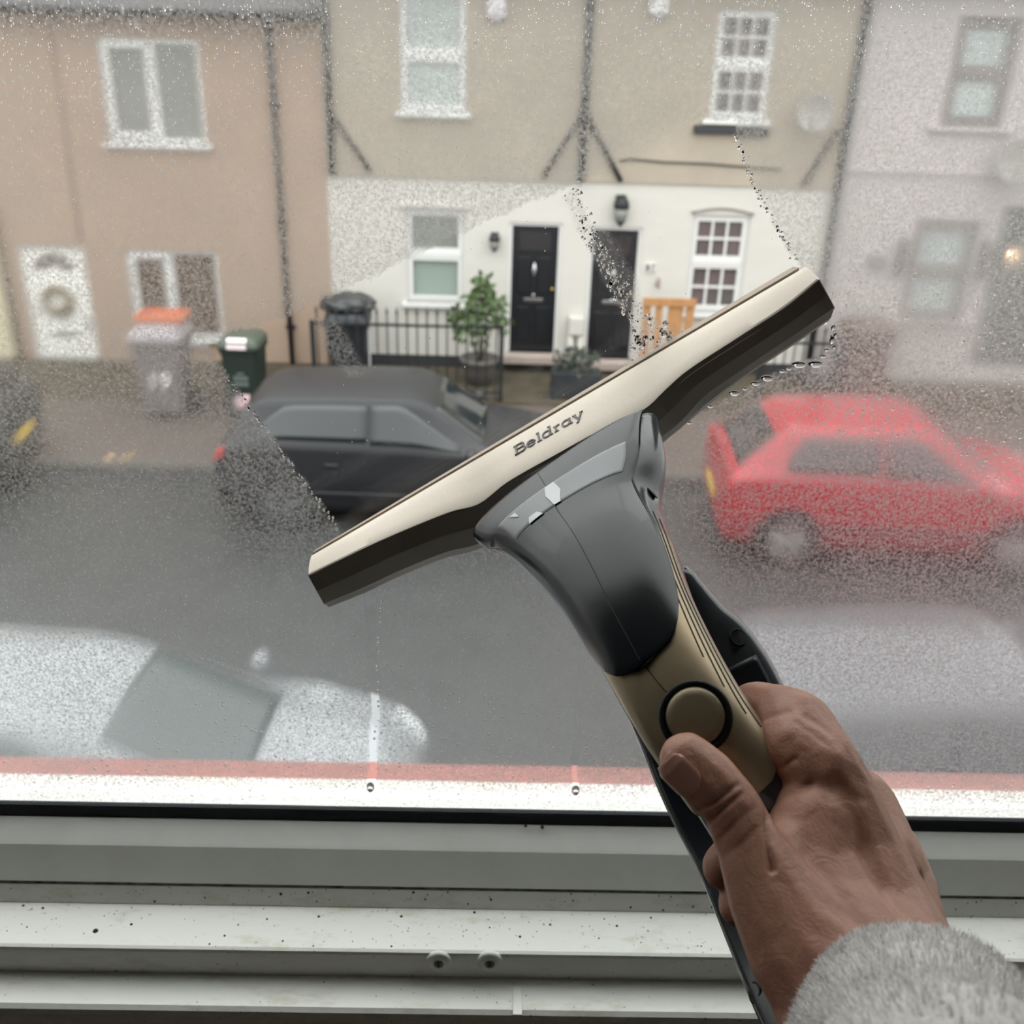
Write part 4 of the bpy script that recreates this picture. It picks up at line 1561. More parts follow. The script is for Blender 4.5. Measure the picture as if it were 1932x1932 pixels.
for dd, R_, yd in ((db, D_b, ydb), (dc, D_c, ydc)):
    w_ = R_[1]-R_[0]
    cx = (R_[0]+R_[1])/2
    h_ = R_[3]-R_[2]
    for sx in (-1, 1):
        xc = cx+sx*w_*.19
        for za, zb in ((.08, .36), (.46, .74)):
            boxes('door_panel', [(xc-w_*.13, xc+w_*.13, yd-.014, yd, R_[2]+za*h_, R_[2]+zb*h_)], M_doorblack, dd, bevel=.012)
    boxes('top_light', [(cx-w_*.30, cx+w_*.30, yd-.008, yd, R_[2]+.79*h_, R_[2]+.93*h_)], mat('door_glass', (52, 50, 52), .15), dd)
    link('door_knob', lathe_mesh([(.001, .04), (.022, .035), (.026, .02), (.012, .008), (.012, 0), (.02, -.002)], (cx+w_*.36, yd, R_[2]+.50*h_), Vector((0, -1, 0)), 14), mat('brass', (190, 160, 100), .3, metal=.9), dd, smooth=True)
    link('door_bell', lathe_mesh([(.001, .02), (.02, .016), (.022, 0)], (cx, yd, R_[2]+.45*h_), Vector((0, -1, 0)), 14), M_chrome, dd, smooth=True)
    tube('knocker', [(cx, yd-.03, R_[2]+.70*h_), (cx-.02, yd-.05, R_[2]+.64*h_), (cx, yd-.05, R_[2]+.60*h_), (cx+.02, yd-.05, R_[2]+.64*h_), (cx, yd-.03, R_[2]+.70*h_)], .012, M_chrome, dd)


# downpipes with their slanting waste branches
def pipe(e, pts, r, y, lab=None):
    q = [(fxz(*p, y)[0], y, fxz(*p, y)[1]) for p in pts]
    return tube('downpipe', q, r, M_darkpipe, e, seg=10, label=lab)


xx = fxz(612, 150, D-.09)[0]+.06
tube('downpipe', [(xx, D-.09, split_z+.02), (xx, D-.09, eave_b-.05)], .045, M_darkpipe, h_b, seg=10)
pipe(h_b, [(628, 215), (700, 322)], .03, D-.07, 'slanting dark branch pipe')
xm = fxz(1104, 180, D-.09)[0]
tube('downpipe', [(xm, D-.09, split_z+.02), (xm, D-.09, eave_b-.05)], .05, M_darkpipe, h_c, seg=10)
boxes('pipe_collar', [(xm-.08, xm+.08, D-.16, D-.03, fxz(1100, 215)[1]-.08, fxz(1100, 215)[1]+.08)], M_darkpipe, h_c, bevel=.02)
pipe(h_b, [(1097, 215), (1024, 332)], .03, D-.07)
pipe(h_c, [(1106, 215), (1172, 342)], .035, D-.07)
xr = x_b2+.03
tube('downpipe', [(xr, D-.09, .02), (xr, D-.09, eave_b-.05)], .055, M_darkpipe, h_c, seg=10)
pipe(h_c, [(1578, 244), (1512, 350)], .03, D-.07)
tube('wall_cable', [(fxz(px, py)[0], D-.045, fxz(px, py)[1]) for px, py in ((1168, 302), (1190, 299), (1250, 305), (1330, 308), (1395, 313), (1470, 318))], .013, M_darkpipe, h_c, seg=6)

# ---- pale house on the right
W_pu = rect(None, [(1808, 30), (1925, 34), (1884, 240), (1768, 236)])
W_pl = rect(None, [(1728, 413), (1850, 416), (1806, 603), (1690, 600)])
D_p = (fxz(1890, 400)[0], fxz(1890, 400)[0]+1.0, .25, fxz(1890, 388)[1])
h_p = house('pale_house', 'pale grey rendered house at the right, with dull framed windows', x_b2, x_b2+5.2, M_pale, M_pale, None, [W_pu], [W_pl, D_p], eave_b)
M_pframe = mat('brown_grey_frame', (134, 126, 122), .6)
for W_ in (W_pu, W_pl):
    window(h_p, W_, D, 'sash', M_pane_blue, m=M_pframe, fw=.10, rail=W_[2]+(W_[3]-W_[2])*.5, sill_m=M_pale, sill_over=.16)
boxes('string_course', [(x_b2+.05, x_b2+5.2, D-.04, D, fxz(1700, 322)[1]-.03, fxz(1700, 322)[1]+.03)], M_pale, h_p)
boxes('front_door', [(D_p[0], D_p[1], D+.10, D+.15, D_p[2], D_p[3])], mat('grey_green_door', (104, 106, 102), .5, var=.1), h_p, label='dim grey green front door')
for px, py in ((1697, 482), (1852, 488)):
    x, z = fxz(px, py)
    boxes('wall_bracket', [(x-.06, x+.06, D-.10, D, z-.28, z+.28)], mat('dark_bracket', (92, 88, 84), .6), h_p, bevel=.02)
x, z = fxz(1648, 492)
boxes('meter_box', [(x-.10, x+.16, D-.07, D, z-.08, z+.10)], mat('grey_meter', (126, 120, 116), .6), h_p, bevel=.015)


# ---- things fixed to the fronts
def lantern(px0, py0, px1, py1, label, s=1.0, round_top=True):
    xa, za = fxz(px0, py0, D-.1)
    xb, zb = fxz(px1, py1, D-.1)
    x = (xa+xb)/2
    h = za-zb
    r = abs(xb-xa)/2
    y = D-.13
    e = empty('wall_lantern', (x, D, (za+zb)/2), label, 'wall lamp')
    m = mat('black_iron', (26, 30, 30), .5)
    link('back_plate', box_mesh([(x-r*.7, x+r*.7, D-.03, D, zb+h*.2, za-h*.05)], .01), m, e)
    link('cap', lathe_mesh([(r*.2, h*.5), (r*.9, h*.3), (r*1.05, h*.12), (r*.95, h*.08)], (x, y, zb+h*.5), Vector((0, 0, 1)), 12), m, e, smooth=True)
    link('lamp_glass', lathe_mesh([(r*.9, h*.08), (r*.75, -h*.28), (r*.5, -h*.34)], (x, y, zb+h*.5), Vector((0, 0, 1)), 12), mat('smoked_lamp_glass', (120, 122, 116), .2), e, smooth=True)
    link('finial', lathe_mesh([(r*.5, -h*.34), (r*.55, -h*.38), (r*.2, -h*.44), (r*.1, -h*.5)], (x, y, zb+h*.5), Vector((0, 0, 1)), 12), m, e, smooth=True)
    tube('arm', [(x, D-.01, zb+h*.62), (x, D-.09, zb+h*.8), (x, y, zb+h*.78)], r*.16, m, e)


lantern(923, 438, 943, 476, 'small black carriage lantern on the white wall by the railings')
lantern(1159, 366, 1184, 428, 'tall black lantern on the white wall above a black door')
x, z = fxz(1227, 505)
e = empty('house_sign', (x, D, z), 'dark number plaque on the white wall beside the gridded window', 'sign')
boxes('plaque', [(x-.08, x+.08, D-.02, D, z-.07, z+.07)], mat('pale_plaque', (214, 212, 208), .5), e)
boxes('digit_stroke', [(x-.06, x-.02, D-.024, D-.02, z-.05, z+.05), (x+.02, x+.035, D-.024, D-.02, z-.05, z+.05), (x+.035, x+.065, D-.024, D-.02, z-.05, z-.035), (x+.035, x+.065, D-.024, D-.02, z+.03, z+.05)], mat('plaque_black', (40, 40, 42), .5), e)
x, z = fxz(1242, 530)
e = empty('key_hook', (x, D, z), 'small rusty hook on the white wall under the number plaque', 'hook')
boxes('hook_plate', [(x-.03, x+.03, D-.02, D, z-.06, z+.06)], mat('rust_pink', (178, 160, 158), .7), e)
tube('hook_arm', [(x, D-.02, z), (x-.05, D-.07, z-.05), (x+.02, D-.08, z-.09)], .012, mat('rust_dark', (120, 96, 92), .7), e)


def alarm(px, py, label, m):
    x, z = fxz(px, py)
    e = empty('alarm_box', (x, D, z), label, 'alarm box')
    boxes('case', [(x-.13, x+.13, D-.12, D-.03, z-.16, z+.16)], m, e, bevel=.025)
    boxes('strobe', [(x-.06, x+.06, D-.11, D-.04, z-.20, z-.16)], mat('strobe', (180, 180, 190), .3), e)


alarm(1241, 2, 'white alarm box high on the beige wall near the gridded windows', M_wframe)
alarm(937, 8, 'pale lilac alarm box high on the beige wall beside the plain sash window', mat('lilac_plastic', (212, 206, 210), .5))


def dish(px, py, R_, label):
    x, z = fxz(px, py, D-.3)
    e = empty('satellite_dish', (x, D, z), label, 'satellite dish')
    ax = Vector((-.35, -.9, .25))
    link('reflector', lathe_mesh([(.001, .0), (R_*.5, .02), (R_*.85, .055), (R_, .08), (R_, .07), (R_*.5, .008), (.001, -.012)], (x, D-.30, z), ax, 28), mat('grey_dish', (150, 146, 140), .5), e, smooth=True)
    tube('feed_arm', [(x, D-.28, z-.9*R_), (x-.12, D-.55, z-.5*R_), (x-.12, D-.58, z-.02)], .012, M_darkpipe, e)
    tube('wall_bracket', [(x, D, z-.1), (x, D-.12, z-.05), (x, D-.28, z)], .02, M_darkpipe, e)


dish(1537, 214, .26, 'round grey satellite dish on the beige wall beside the corner downpipe')
dish(1918, 306, .32, 'large dull satellite dish on the pale house above the door')
x, z = fxz(1905, 479, D-.1)
e = empty('porch_light', (x, D, z), 'small glowing porch light beside the dim door', 'lamp')
M_glow = bpy.data.materials.new('warm_bulb')
M_glow.use_nodes = True
_b = M_glow.node_tree.nodes['Principled BSDF']
_b.inputs['Emission Color'].default_value = (1, .62, .32, 1)
_b.inputs['Emission Strength'].default_value = 6.0
boxes('lamp_base', [(x-.05, x+.05, D-.06, D, z-.03, z+.10)], M_darkpipe, e)
link('bulb', lathe_mesh([(.002, .05), (.03, .03), (.04, 0), (.03, -.03), (.002, -.05)], (x, D-.10, z), Vector((0, 0, 1)), 14), M_glow, e, smooth=True)


# ---- railings
M_iron = mat('black_railing_paint', (34, 38, 38), .45)


def railing(pxa, pxb, Yf, label, n, ytop_a, ytop_b, posts=(True, True)):
    xa, za = fxz(pxa, ytop_a, Yf)
    xb, zb = fxz(pxb, ytop_b, Yf)
    zr = (za+zb)/2
    e = empty('railing', ((xa+xb)/2, Yf, 0), label, 'railing')
    boxes('top_rail', [(xa, xb, Yf-.012, Yf+.012, zr-.018, zr+.018)], M_iron, e)
    boxes('bottom_rail', [(xa, xb, Yf-.012, Yf+.012, .14, .17)], M_iron, e)
    bar = None
    for i in range(n):
        x = xa+(xb-xa)*(i+.5)/n
        if bar is None:
            me = join_meshes([tube_mesh([(0, 0, .02), (0, 0, zr+.16)], .011, 6), lathe_mesh([(.011, zr+.15), (.024, zr+.17), (.016, zr+.20), (.002, zr+.26)], (0, 0, 0), Vector((0, 0, 1)), 6)])
            bar = me
        o = link('bar', bar, M_iron, e)
        o.location = (x, Yf, 0)
    for k, x in enumerate((xa, xb)):
        if posts[k]:
            boxes('post', [(x-.03, x+.03, Yf-.03, Yf+.03, .02, zr+.04)], M_iron, e)
    return e, zr


FY = 13.95
railing(588, 947, FY, 'black iron railing in front of the white wall with the shrub', 19, 606, 622)
railing(1440, 1580, FY, 'black iron railing in front of the gridded sash window', 8, 645, 650)


# ---- wheelie bins
def bin_(name, label, px, py, rot, h, body_m, lid_m, w=.56, d=.60, lid_label=None):
    p = onZ(px, py, .02)
    e = empty(name, (p.x, p.y, .02), label, 'wheelie bin', world=False, rz=rot)
    hb = h*.86
    bw, bd = w*.42, d*.40
    tw, td = w*.5, d*.5
    secs = []
    for f in (0, .5, .92, .921, 1.0):
        a = bw+(tw-bw)*f
        c = bd+(td-bd)*f
        if f >= .921:
            a += .02
            c += .02
        z = .06+(hb-.06)*f
        r = .05
        ring = []
        for sx, sy, a0 in ((1, 1, 0), (-1, 1, 90), (-1, -1, 180), (1, -1, 270)):
            for k in range(4):
                an = math.radians(a0+k*30)
                ring.append(Vector((sx*(a-r)+r*math.cos(an), sy*(c-r)+r*math.sin(an), z)))
        secs.append(ring)
    body = link('bin_body', loft_mesh(secs), body_m, e)
    ls = []
    for f, z in ((1.05, hb), (1.07, hb+.04), (1.0, hb+.09), (.8, h-.015), (.5, h)):
        a, c = tw*f+.01, td*f+.03
        r = .07
        ring = []
        for sx, sy, a0 in ((1, 1, 0), (-1, 1, 90), (-1, -1, 180), (1, -1, 270)):
            for k in range(4):
                an = math.radians(a0+k*30)
                ring.append(Vector((sx*(a-r)+r*math.cos(an), sy*(c-r)+r*math.sin(an)-.02, z)))
        ls.append(ring)
    lid = link('lid', loft_mesh(ls), lid_m, e, label=lid_label)
    tube('lid_handle', [(-tw*.6, td+.05, hb+.02), (-tw*.6, td+.10, hb+.03), (tw*.6, td+.10, hb+.03), (tw*.6, td+.05, hb+.02)], .014, lid_m, e)
    for sx in (-1, 1):
        link('wheel', lathe_mesh([(.02, -.03), (.10, -.03), (.11, -.015), (.11, .015), (.10, .03), (.02, .03)], (sx*(bw+.04), bd+.05, .11), Vector((1, 0, 0)), 18), M_black, e)
    return e, body, lid, hb, bd, td


M_greybin = mat('grey_bin', (118, 112, 114), .5)
M_greenbin = mat('dark_green_bin', (28, 42, 36), .45)
M_greenlid = mat('green_lid', (70, 78, 68), .5)
M_blackbin = mat('black_bin', (34, 38, 44), .45)
M_stk = mat('white_sticker', (236, 230, 232), .5, rgb2=(230, 200, 206), vscale=18)

eg, bg_, lg, hb, bd, td = bin_('wheelie_bin', 'grey wheelie bin marked 19 in front of the tan house window', 325, 768, 0, 1.22, M_greybin, mat('lilac_grey_lid', (150, 144, 148), .5), w=.64, d=.66)
yF = -(bd+(td-bd)*.45)-.012
tm = text_mesh('19', .32, .006)
tm.transform(Matrix.Translation((0, yF-.01, .50)) @ Matrix.Rotation(math.radians(88), 4, 'X'))
link('bin_number', tm, mat('white_paint', (250, 248, 244), .6), bg_, label='white painted house number')
boxes('lid_sticker', [(-.18, .08, -td-.0525, -td-.048, hb+.005, hb+.05)], M_stk, lg)
# orange plastic tray lying on the grey bin
op = onZ(335, 600, 1.26)
e = empty('recycling_tray', (op.x, op.y, 1.24), 'orange plastic tray lying on the grey wheelie bin', 'tray')
gx, gy = eg.location.x, eg.location.y
boxes('tray_base', [(gx-.30, gx+.32, gy-.05, gy+.34, 1.245, 1.27)], mat('orange_plastic', (204, 116, 78), .5), e, bevel=.008)
boxes('tray_rim', [(gx-.31, gx+.33, gy-.06, gy-.03, 1.27, 1.34), (gx-.31, gx+.33, gy+.32, gy+.35, 1.27, 1.34), (gx-.31, gx-.28, gy-.03, gy+.32, 1.27, 1.34), (gx+.30, gx+.33, gy-.03, gy+.32, 1.27, 1.34)], mat('orange_plastic', (204, 116, 78), .5), e, bevel=.006)

en, bn, ln_, hb, bd, td = bin_('green_bin', 'dark green wheelie bin with white stickers, standing by the tan wall', 470, 772, -.04, 1.10, M_greenbin, M_greenlid, w=.50, d=.54)
h_ = 1.10
q0 = Vector((0, -(td+.03)-.02-.004, hb+.09+.004))
q1 = Vector((0, -(td*.8+.03)-.02-.004, h_-.015+.006))
vs = [q0.lerp(q1, .12)+Vector((x, 0, dz)) for dz in (.004, -.004) for x in (-.13, .13)]+[q0.lerp(q1, .95)+Vector((x, 0, dz)) for dz in (.004, -.004) for x in (-.13, .13)]
link('lid_sticker', pydata(vs, [(0, 1, 5, 4), (2, 6, 7, 3), (0, 4, 6, 2), (1, 3, 7, 5), (0, 2, 3, 1), (4, 5, 7, 6)]), M_stk, ln_)
boxes('lid_sticker', [(-.13, .13, -td*1.07-.057, -td*1.07-.045, hb+.01, hb+.075)], M_stk, ln_)
yF = -(bd+(td-bd)*.6)
boxes('embossed_panel', [(-.10, .10, yF-.012, yF+.01, .50, .56), (-.10, .10, yF-.012, yF+.01, .42, .48), (-.05, .05, yF-.012, yF+.01, .58, .61)], mat('faded_emboss', (86, 98, 92), .6), bn, kind='stuff')
yF = -(bd+(td-bd)*.2)
link('front_sticker', pydata([(-.10, yF-.012, .30), (.10, yF-.012, .30), (.075, yF-.004, .13), (-.075, yF-.004, .13), (-.10, yF+.01, .30), (.10, yF+.01, .30), (.075, yF+.018, .13), (-.075, yF+.018, .13)], [(0, 1, 2, 3), (4, 7, 6, 5), (0, 4, 5, 1), (1, 5, 6, 2), (2, 6, 7, 3), (3, 7, 4, 0)]), mat('pink_sticker', (236, 214, 216), .5, rgb2=(226, 178, 188), vscale=9), bn, label='white and pink sticker')

ek, bk, lk, hb, bd, td = bin_('black_bin', 'black wheelie bin behind the railing with a rubbish bag on its lid', 662, 715, 0, 1.08, M_blackbin, M_blackbin, w=.58, d=.6)
boxes('side_strip', [(bd+.06, bd+.10, -td*.9, -td*.9+.02, .15, .85)], mat('white_strip', (190, 192, 192), .5), bk)
bx_, by_ = ek.location.x, ek.location.y
bag = bmesh.new()
bmesh.ops.create_icosphere(bag, subdivisions=4, radius=1)
for v in bag.verts:
    n = mnoise.noise(v.co*2.3)*.18+mnoise.noise(v.co*6.0)*.07
    v.co = Vector((v.co.x*.40*(1+n), v.co.y*.30*(1+n), max(-.06, v.co.z*.17*(1+n))))+Vector((bx_, by_, 1.17))
me = bpy.data.meshes.new('bag')
bag.to_mesh(me)
bag.free()
link('rubbish_bag', me, mat('black_sack', (58, 60, 60), .3, var=.3, vscale=20, bump=.5, bscale=40), None, smooth=True, label='crumpled dark rubbish bag on top of the black bin', cat='bag')
bin_('brown_bin', 'dull brown wheelie bin in front of the pale house', 1612, 735, .1, 1.12, mat('brown_bin_plastic', (108, 86, 80), .55), mat('brown_lid', (100, 80, 72), .55), w=.66)


# ---- plants
def leaves(n, c, rx, ry, rz, size, seed, shape=None):
    r_ = random.Random(seed)
    V, Fc = [], []
    k = 0
    while k < n:
        x, y, z = r_.uniform(-1, 1), r_.uniform(-1, 1), r_.uniform(-1, 1)
        if x*x+y*y+z*z > 1:
            continue
        p = Vector((c[0]+x*rx, c[1]+y*ry, c[2]+z*rz))
        d1 = Vector((r_.gauss(0, 1), r_.gauss(0, .8), r_.gauss(-.1, .7))).normalized()*size*r_.uniform(.6, 1.2)
        d2 = d1.cross(Vector((r_.gauss(0, .4), 1, r_.gauss(0, .4)))).normalized()*size*.26
        b = len(V)
        up = Vector((0, -.3, .2))*size*.2
        V += [p, p+d1*.5+d2+up, p+d1, p+d1*.5-d2+up]
        Fc += [(b, b+1, b+2), (b, b+2, b+3)]
        k += 1
    return V, Fc


def leaf_mesh(blobs):
    V, Fc = [], []
    for a in blobs:
        v, f = leaves(*a)
        o = len(V)
        V += v
        Fc += [tuple(i+o for i in q) for q in f]
    me = bpy.data.meshes.new('leaves')
    me.from_pydata(V, [], Fc)
    return me


SY = 14.75
sx_, szt = fxz(912, 528, SY)
bxc = fxz(905, 690, SY)[0]
sh = empty('potted_shrub', (bxc, SY, .02), 'leafy green shrub in a round grey pot beside the black door', 'shrub')
link('pot', lathe_mesh([(.14, 0), (.17, .02), (.25, .22), (.28, .34), (.30, .36), (.30, .40), (.26, .40), (.25, .36), (.02, .34)], (bxc, SY, .02), Vector((0, 0, 1)), 24), mat('grey_pot', (92, 88, 86), .7, var=.15, vscale=8), sh, smooth=True)
for dx, dz in ((-.25, 1.05), (.0, 1.3), (.02, szt-.1), (.22, 1.0), (.12, 1.45)):
    tube('stem', [(bxc+dx*.1, SY, .36), (bxc+dx*.5, SY, .36+(dz-.36)*.5), (bxc+dx, SY-.03, dz)], [.016, .012, .006], mat('brown_stem', (84, 74, 56), .9), sh, seg=6)
blobs = []
for k, (px, py, r, n) in enumerate(((912, 535, .13, 60), (905, 562, .17, 80), (928, 572, .15, 70), (895, 588, .17, 70), (862, 600, .15, 60), (872, 618, .16, 55), (935, 598, .16, 60), (915, 605, .18, 55), (948, 612, .12, 35), (900, 625, .2, 45), (888, 575, .10, 30))):
    x, z = fxz(px, py, SY)
    blobs.append((int(n*.62), (x, SY, z), r, r*.8, r, .15, 40+k))
link('foliage', leaf_mesh(blobs), mat('shrub_leaf', (98, 116, 74), .5, rgb2=(64, 84, 50), vscale=9), sh, kind='stuff')
hb_x, hb_z = fxz(905, 632, 14.3)
px_c = fxz(1088, 735, 14.2)[0]
dk = empty('dark_planter', (px_c, 14.25, .02), 'dark planter of ivy between the two black doors', 'planter')
boxes('trough', [(px_c-.38, px_c+.34, 14.1, 14.42, .02, .42)], mat('dark_trough', (38, 42, 46), .6), dk, bevel=.02)
link('foliage', leaf_mesh([(260, (px_c-.03, 14.25, .55), .36, .2, .22, .09, 90)]), mat('ivy_leaf', (44, 52, 48), .5, rgb2=(66, 74, 62), vscale=12), dk, kind='stuff')
# white boxed pipes between the doors
wxp = fxz(1083, 640, D-.15)[0]
wp = empty('white_pipe_box', (wxp, D-.1, .1), 'white painted pipe boxing with two short legs between the black doors', 'pipe')
zt = fxz(1083, 598, D-.15)[1]
boxes('pipe_box', [(wxp-.09, wxp+.14, D-.20, D-.01, .62, zt)], M_white, wp, bevel=.03)
for xx in (wxp-.08, wxp+.07):
    tube('pipe_leg', [(xx+.03, D-.12, .02), (xx+.03, D-.12, .66)], .05, M_white, wp, seg=10)
# wooden pallet
PY = 14.6
xa, za = fxz(1213, 561, PY)
xb, _ = fxz(1314, 566, PY)
pw = empty('wooden_pallet', ((xa+xb)/2, PY, .02), 'orange brown wooden pallet standing upright under the gridded window', 'pallet')
M_wood = mat('pallet_wood', (186, 140, 92), .75, rgb2=(160, 112, 70), vscale=6, stretch=(6, 6, 1))
boxes('plank', [(xa, xb, PY-.03, PY, za-.12, za)], M_wood, pw, bevel=.006)
boxes('plank', [(xa, xb, PY-.03, PY, .45, .56)], M_wood, pw, bevel=.006)
boxes('plank', [(xa, xb, PY-.03, PY, .06, .17)], M_wood, pw, bevel=.006)
for f, w_ in ((.02, .12), (.26, .10), (.50, .22), (.83, .12)):
    x = xa+(xb-xa)*f
    boxes('upright_board', [(x, x+w_, PY+.001, PY+.04, .02, za-.01)], M_wood, pw, bevel=.006)
# dry leaf on the road edge
lp = onZ(219, 873, -.10)
V, Fc = leaves(14, (lp.x, lp.y, lp.z+.03), .15, .08, .02, .17, 5)
me = bpy.data.meshes.new('leaf')
me.from_pydata(V, [], Fc)
link('fallen_leaf', me, mat('dry_leaf', (236, 200, 150), .7), None, label='curled pale brown leaves lying at the road edge', cat='leaf')


# ---- cars
ST = [(-.500, .34, .70, .735, .78, .70), (-.488, .26, .86, .90, .92, .80), (-.462, .21, .94, 1.02, .97, .76), (-.390, .19, .955, 1.37, 1.0, .64), (-.26, .18, .945, 1.44, 1.0, .67),
      (-.07, .18, .93, 1.46, 1.0, .69), (.075, .18, .915, 1.41, 1.0, .67), (.245, .18, .90, .97, 1.0, .76), (.36, .19, .84, .90, .985, .74), (.44, .21, .76, .82, .95, .68), (.488, .27, .64, .68, .86, .60), (.50, .33, .52, .54, .76, .55)]


def car(label, paint, origin, rz, L=3.5, W=1.62, Hs=1.0, glass=(34, 38, 38), tail=True, plate=(226, 190, 70), name='car', rim=(170, 168, 166), st=ST, gloss=.25):
    """origin: contact point of the rear wheel on the car's right (near) side; nose along +x."""
    e = bpy.data.objects.new(name, None)
    COL.objects.link(e)
    tag(e, label, 'car')
    pm = mat(paint[0], paint[1], gloss, coat=.5 if gloss < .3 else .1, spec=.5) if paint[0] not in MATS else MATS[paint[0]]
    gm = mat('car_glass_%d_%d_%d' % glass, glass, .08, spec=.7)
    hw = W/2
    wx0, wx1, wr = -.315*L, .31*L, .295

    def S(u, k):
        """u station, k 0..5 round the half section (near side negative y)."""
        r = crom(st, u) if not (6.9 < u < 7.1) else lerp_rows(st, u)
        x, sill_, belt, top, wb, wt = r
        sec = [(wb*.90, sill_), (wb*1.0, sill_+(belt-sill_)*.45), (wb*.975, belt), (wt, top-.035), (wt*.62, top-.004), (0, top+.008)]
        i = int(min(math.floor(k), 4))
        f = k-i
        a, b = sec[i], sec[i+1]
        return Vector((x*L, -(a[0]+(b[0]-a[0])*f)*hw, (a[1]+(b[1]-a[1])*f)*Hs))

    def nrm(u, k, sg):
        e_ = .02
        a = S(min(u+e_, 11), k)-S(max(u-e_, 0), k)
        b = S(u, min(k+e_, 5))-S(u, max(k-e_, 0))
        n = a.cross(b)
        n.normalize()
        if n.dot(S(u, k)-Vector((S(u, k).x, 0, .6))) < 0:
            n = -n
        return n
    ks = [0, .3, .65, 1, 1.35, 1.7, 1.9, 2, 2.1, 2.5, 2.85, 3, 3.2, 3.6, 4, 4.5, 5]
    us_ = np.linspace(0, 11, 56)
    secs = []
    for u in us_:
        h = [S(u, k) for k in ks]
        secs.append(h+[Vector((p.x, -p.y, p.z)) for p in reversed(h[:-1])])
    body = link('body', loft_mesh(secs, True, True), pm, e, smooth=True)

    def patch(nm, u0, u1, k0, k1, m, side=-1, off=.006, parent=e, nu=10, nk=6, shape=None, lab=None):
        top, bot = [], []
        for i in range(nu+1):
            u = u0+(u1-u0)*i/nu
            a, b = (k0, k1) if shape is None else shape(i/nu)
            rt, rb = [], []
            for j in range(nk+1):
                k = a+(b-a)*j/nk
                p = S(u, k)
                n = nrm(u, k, side)
                q, w = p+n*off, p-n*.012
                if side > 0:
                    q, w = Vector((q.x, -q.y, q.z)), Vector((w.x, -w.y, w.z))
                rt.append(q)
                rb.append(w)
            top.append(rt)
            bot.append(rb)
        return link(nm, loft_mesh([a+list(reversed(b)) for a, b in zip(top, bot)]), m, parent, smooth=True, label=lab)

    def wide(nm, u0, u1, k0, m, off=.006, nu=8):
        secs_ = []
        for i in range(nu+1):
            u = u0+(u1-u0)*i/nu
            kk = np.linspace(k0, 5, 8)
            h = [S(u, k)+nrm(u, k, -1)*off for k in kk]
            g = [S(u, k)-nrm(u, k, -1)*.012 for k in kk]
            t = h+[Vector((p.x, -p.y, p.z)) for p in reversed(h[:-1])]
            b = g+[Vector((p.x, -p.y, p.z)) for p in reversed(g[:-1])]
            secs_.append(t+list(reversed(b)))
        return link(nm, loft_mesh(secs_), m, e, smooth=True)
    wide('windscreen', 6.15, 6.92, 3.15, gm)
    wide('rear_window', 2.12, 2.86, 3.15, gm)
    for sd in (-1, 1):
        patch('side_window', 3.15, 4.92, 2.14, 2.9, gm, sd, shape=lambda f: (2.16, 2.35+.53*min(1, f*2.6+.15)))
        patch('side_window', 4.98, 6.55, 2.14, 2.9, gm, sd, shape=lambda f: (2.12, 2.9-.55*max(0, f-.35)/.65))
        if tail:
            patch('tail_light', .75, 2.0, 1.75, 2.25, mat('tail_light', (190, 30, 40), .2, coat=.5), sd, .010, lab='red tail light')
        patch('headlight', 9.1, 10.5, 1.55, 2.5, mat('headlight', (214, 218, 220), .12, coat=.5), sd, .010)
        patch('door_handle', 4.35, 4.55, 1.55, 1.63, pm, sd, .03, nu=4, nk=2)
        patch('side_moulding', 3.3, 7.2, .62, .78, mat('dark_moulding', (40, 40, 42), .5), sd, .012, nu=16, nk=3)
        mm = bmesh.new()
        bmesh.ops.create_icosphere(mm, subdivisions=2, radius=1)
        for v in mm.verts:
            v.co = Vector((.20*L+v.co.x*.07, sd*(hw+.10)+v.co.y*.10, .97*Hs+v.co.z*.07))
        me_ = bpy.data.meshes.new('mirror')
        mm.to_mesh(me_)
        mm.free()
        link('wing_mirror', me_, pm, e, smooth=True)
    for x in (wx0, wx1):
        for sd in (-1, 1):
            y = sd*(hw-.075)
            link('wheel_arch', lathe_mesh([(.01, .0), (wr+.055, .0), (wr+.055, .06), (.01, .06)], (x, y+sd*.02, wr+.03), Vector((0, sd, 0)), 28), mat('arch_black', (22, 22, 24), .8), e)
            w = link('wheel', lathe_mesh([(wr*.62, -.10), (wr-.02, -.10), (wr, -.07), (wr, .07), (wr-.02, .095), (wr*.68, .10), (wr*.62, .06), (wr*.05, .05)], (x, y, wr), Vector((0, sd, 0)), 28), mat('tyre', (30, 30, 32), .85), e)
            for k in range(5):
                a = 2*math.pi*k/5+.3
                p0 = Vector((x, y+sd*.085, wr))
                p1 = p0+Vector((math.cos(a), 0, math.sin(a)))*wr*.64
                link('rim_spoke', cyl_between(p0, p1, .035, .030, 6), mat('rim_%d' % rim[0], rim, .35, metal=.6), w)
            link('rim', lathe_mesh([(wr*.60, .07), (wr*.70, .075), (wr*.70, .10), (wr*.62, .10)], (x, y, wr), Vector((0, sd, 0)), 24), mat('rim_%d' % rim[0], rim, .35, metal=.6), w)
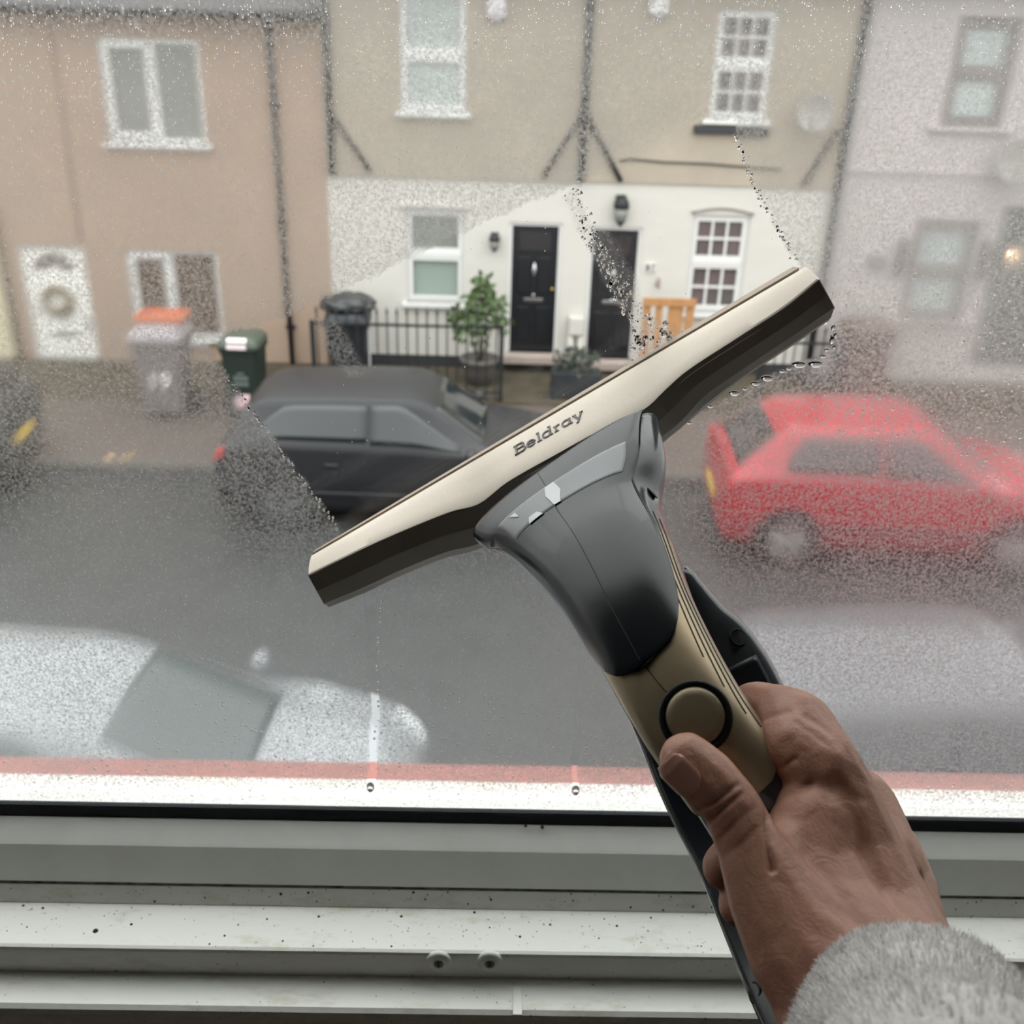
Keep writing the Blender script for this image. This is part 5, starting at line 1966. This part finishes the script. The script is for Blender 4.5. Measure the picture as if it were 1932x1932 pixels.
    boxes('number_plate', [(-.5*L-.015, -.5*L+.01, -.26, .26, .50, .61)], mat('plate_%d' % plate[0], plate, .4), e, label='yellow rear number plate')
    boxes('front_plate', [(.5*L-.01, .5*L+.012, -.26, .26, .38, .48)], mat('plate_white', (226, 226, 222), .4), e)
    o = Vector(origin)
    off = Vector((wx0, -hw+.075, 0))
    off.rotate(Matrix.Rotation(rz, 3, 'Z'))
    e.location = o-off
    e.rotation_euler = (0, 0, rz)
    return e


def shifted(p, dx, dy):
    return (p.x+dx, p.y+dy, ROADZ)


ST_RED = [list(r) for r in ST]
ST_RED[2] = [-.470, .21, .93, 1.00, .97, .80]
ST_RED[3] = [-.350, .19, .95, 1.38, 1.0, .66]
car('black hatchback parked beside the railings across the road', ('car_black', (24, 24, 28)), onZ(540, 990, ROADZ), math.radians(-1), L=4.0, W=1.7, glass=(26, 32, 34), gloss=.5, rim=(84, 84, 86))
car('red hatchback parked across the road', ('car_red', (160, 26, 40)), onZ(1470, 1054, ROADZ), math.radians(-2.5), L=3.8, W=1.66, Hs=1.02, glass=(46, 44, 44), st=ST_RED, rim=(140, 138, 136))
ST_SIL = [list(r) for r in ST]
ST_SIL[5] = [-.12, .18, .93, 1.46, 1.0, .62]
ST_SIL[6] = [.035, .18, .915, 1.42, 1.0, .60]
ST_SIL[7] = [.285, .18, .90, .97, 1.0, .70]
car('silver car parked below the window, beside the salmon ledge', ('car_silver', (132, 135, 138)), shifted(onZ(-330, 1600, ROADZ), .62, -.62), math.radians(-3), L=4.1, W=1.66, glass=(60, 70, 70), st=ST_SIL)
car('grey car parked below the window, behind the hand', ('car_grey', (84, 84, 88)), shifted(onZ(1480, 1560, ROADZ), -.1, -.62), math.radians(2), L=4.0, W=1.72, glass=(54, 54, 56))
tl = onZ(10, 940, ROADZ)
car('dark car with a yellow rear plate at the far left of the road', ('car_charcoal', (46, 50, 54)), (tl.x-.75, tl.y+1.5, ROADZ), math.radians(180+3), L=4.0, W=1.7, glass=(40, 44, 46), tail=False)
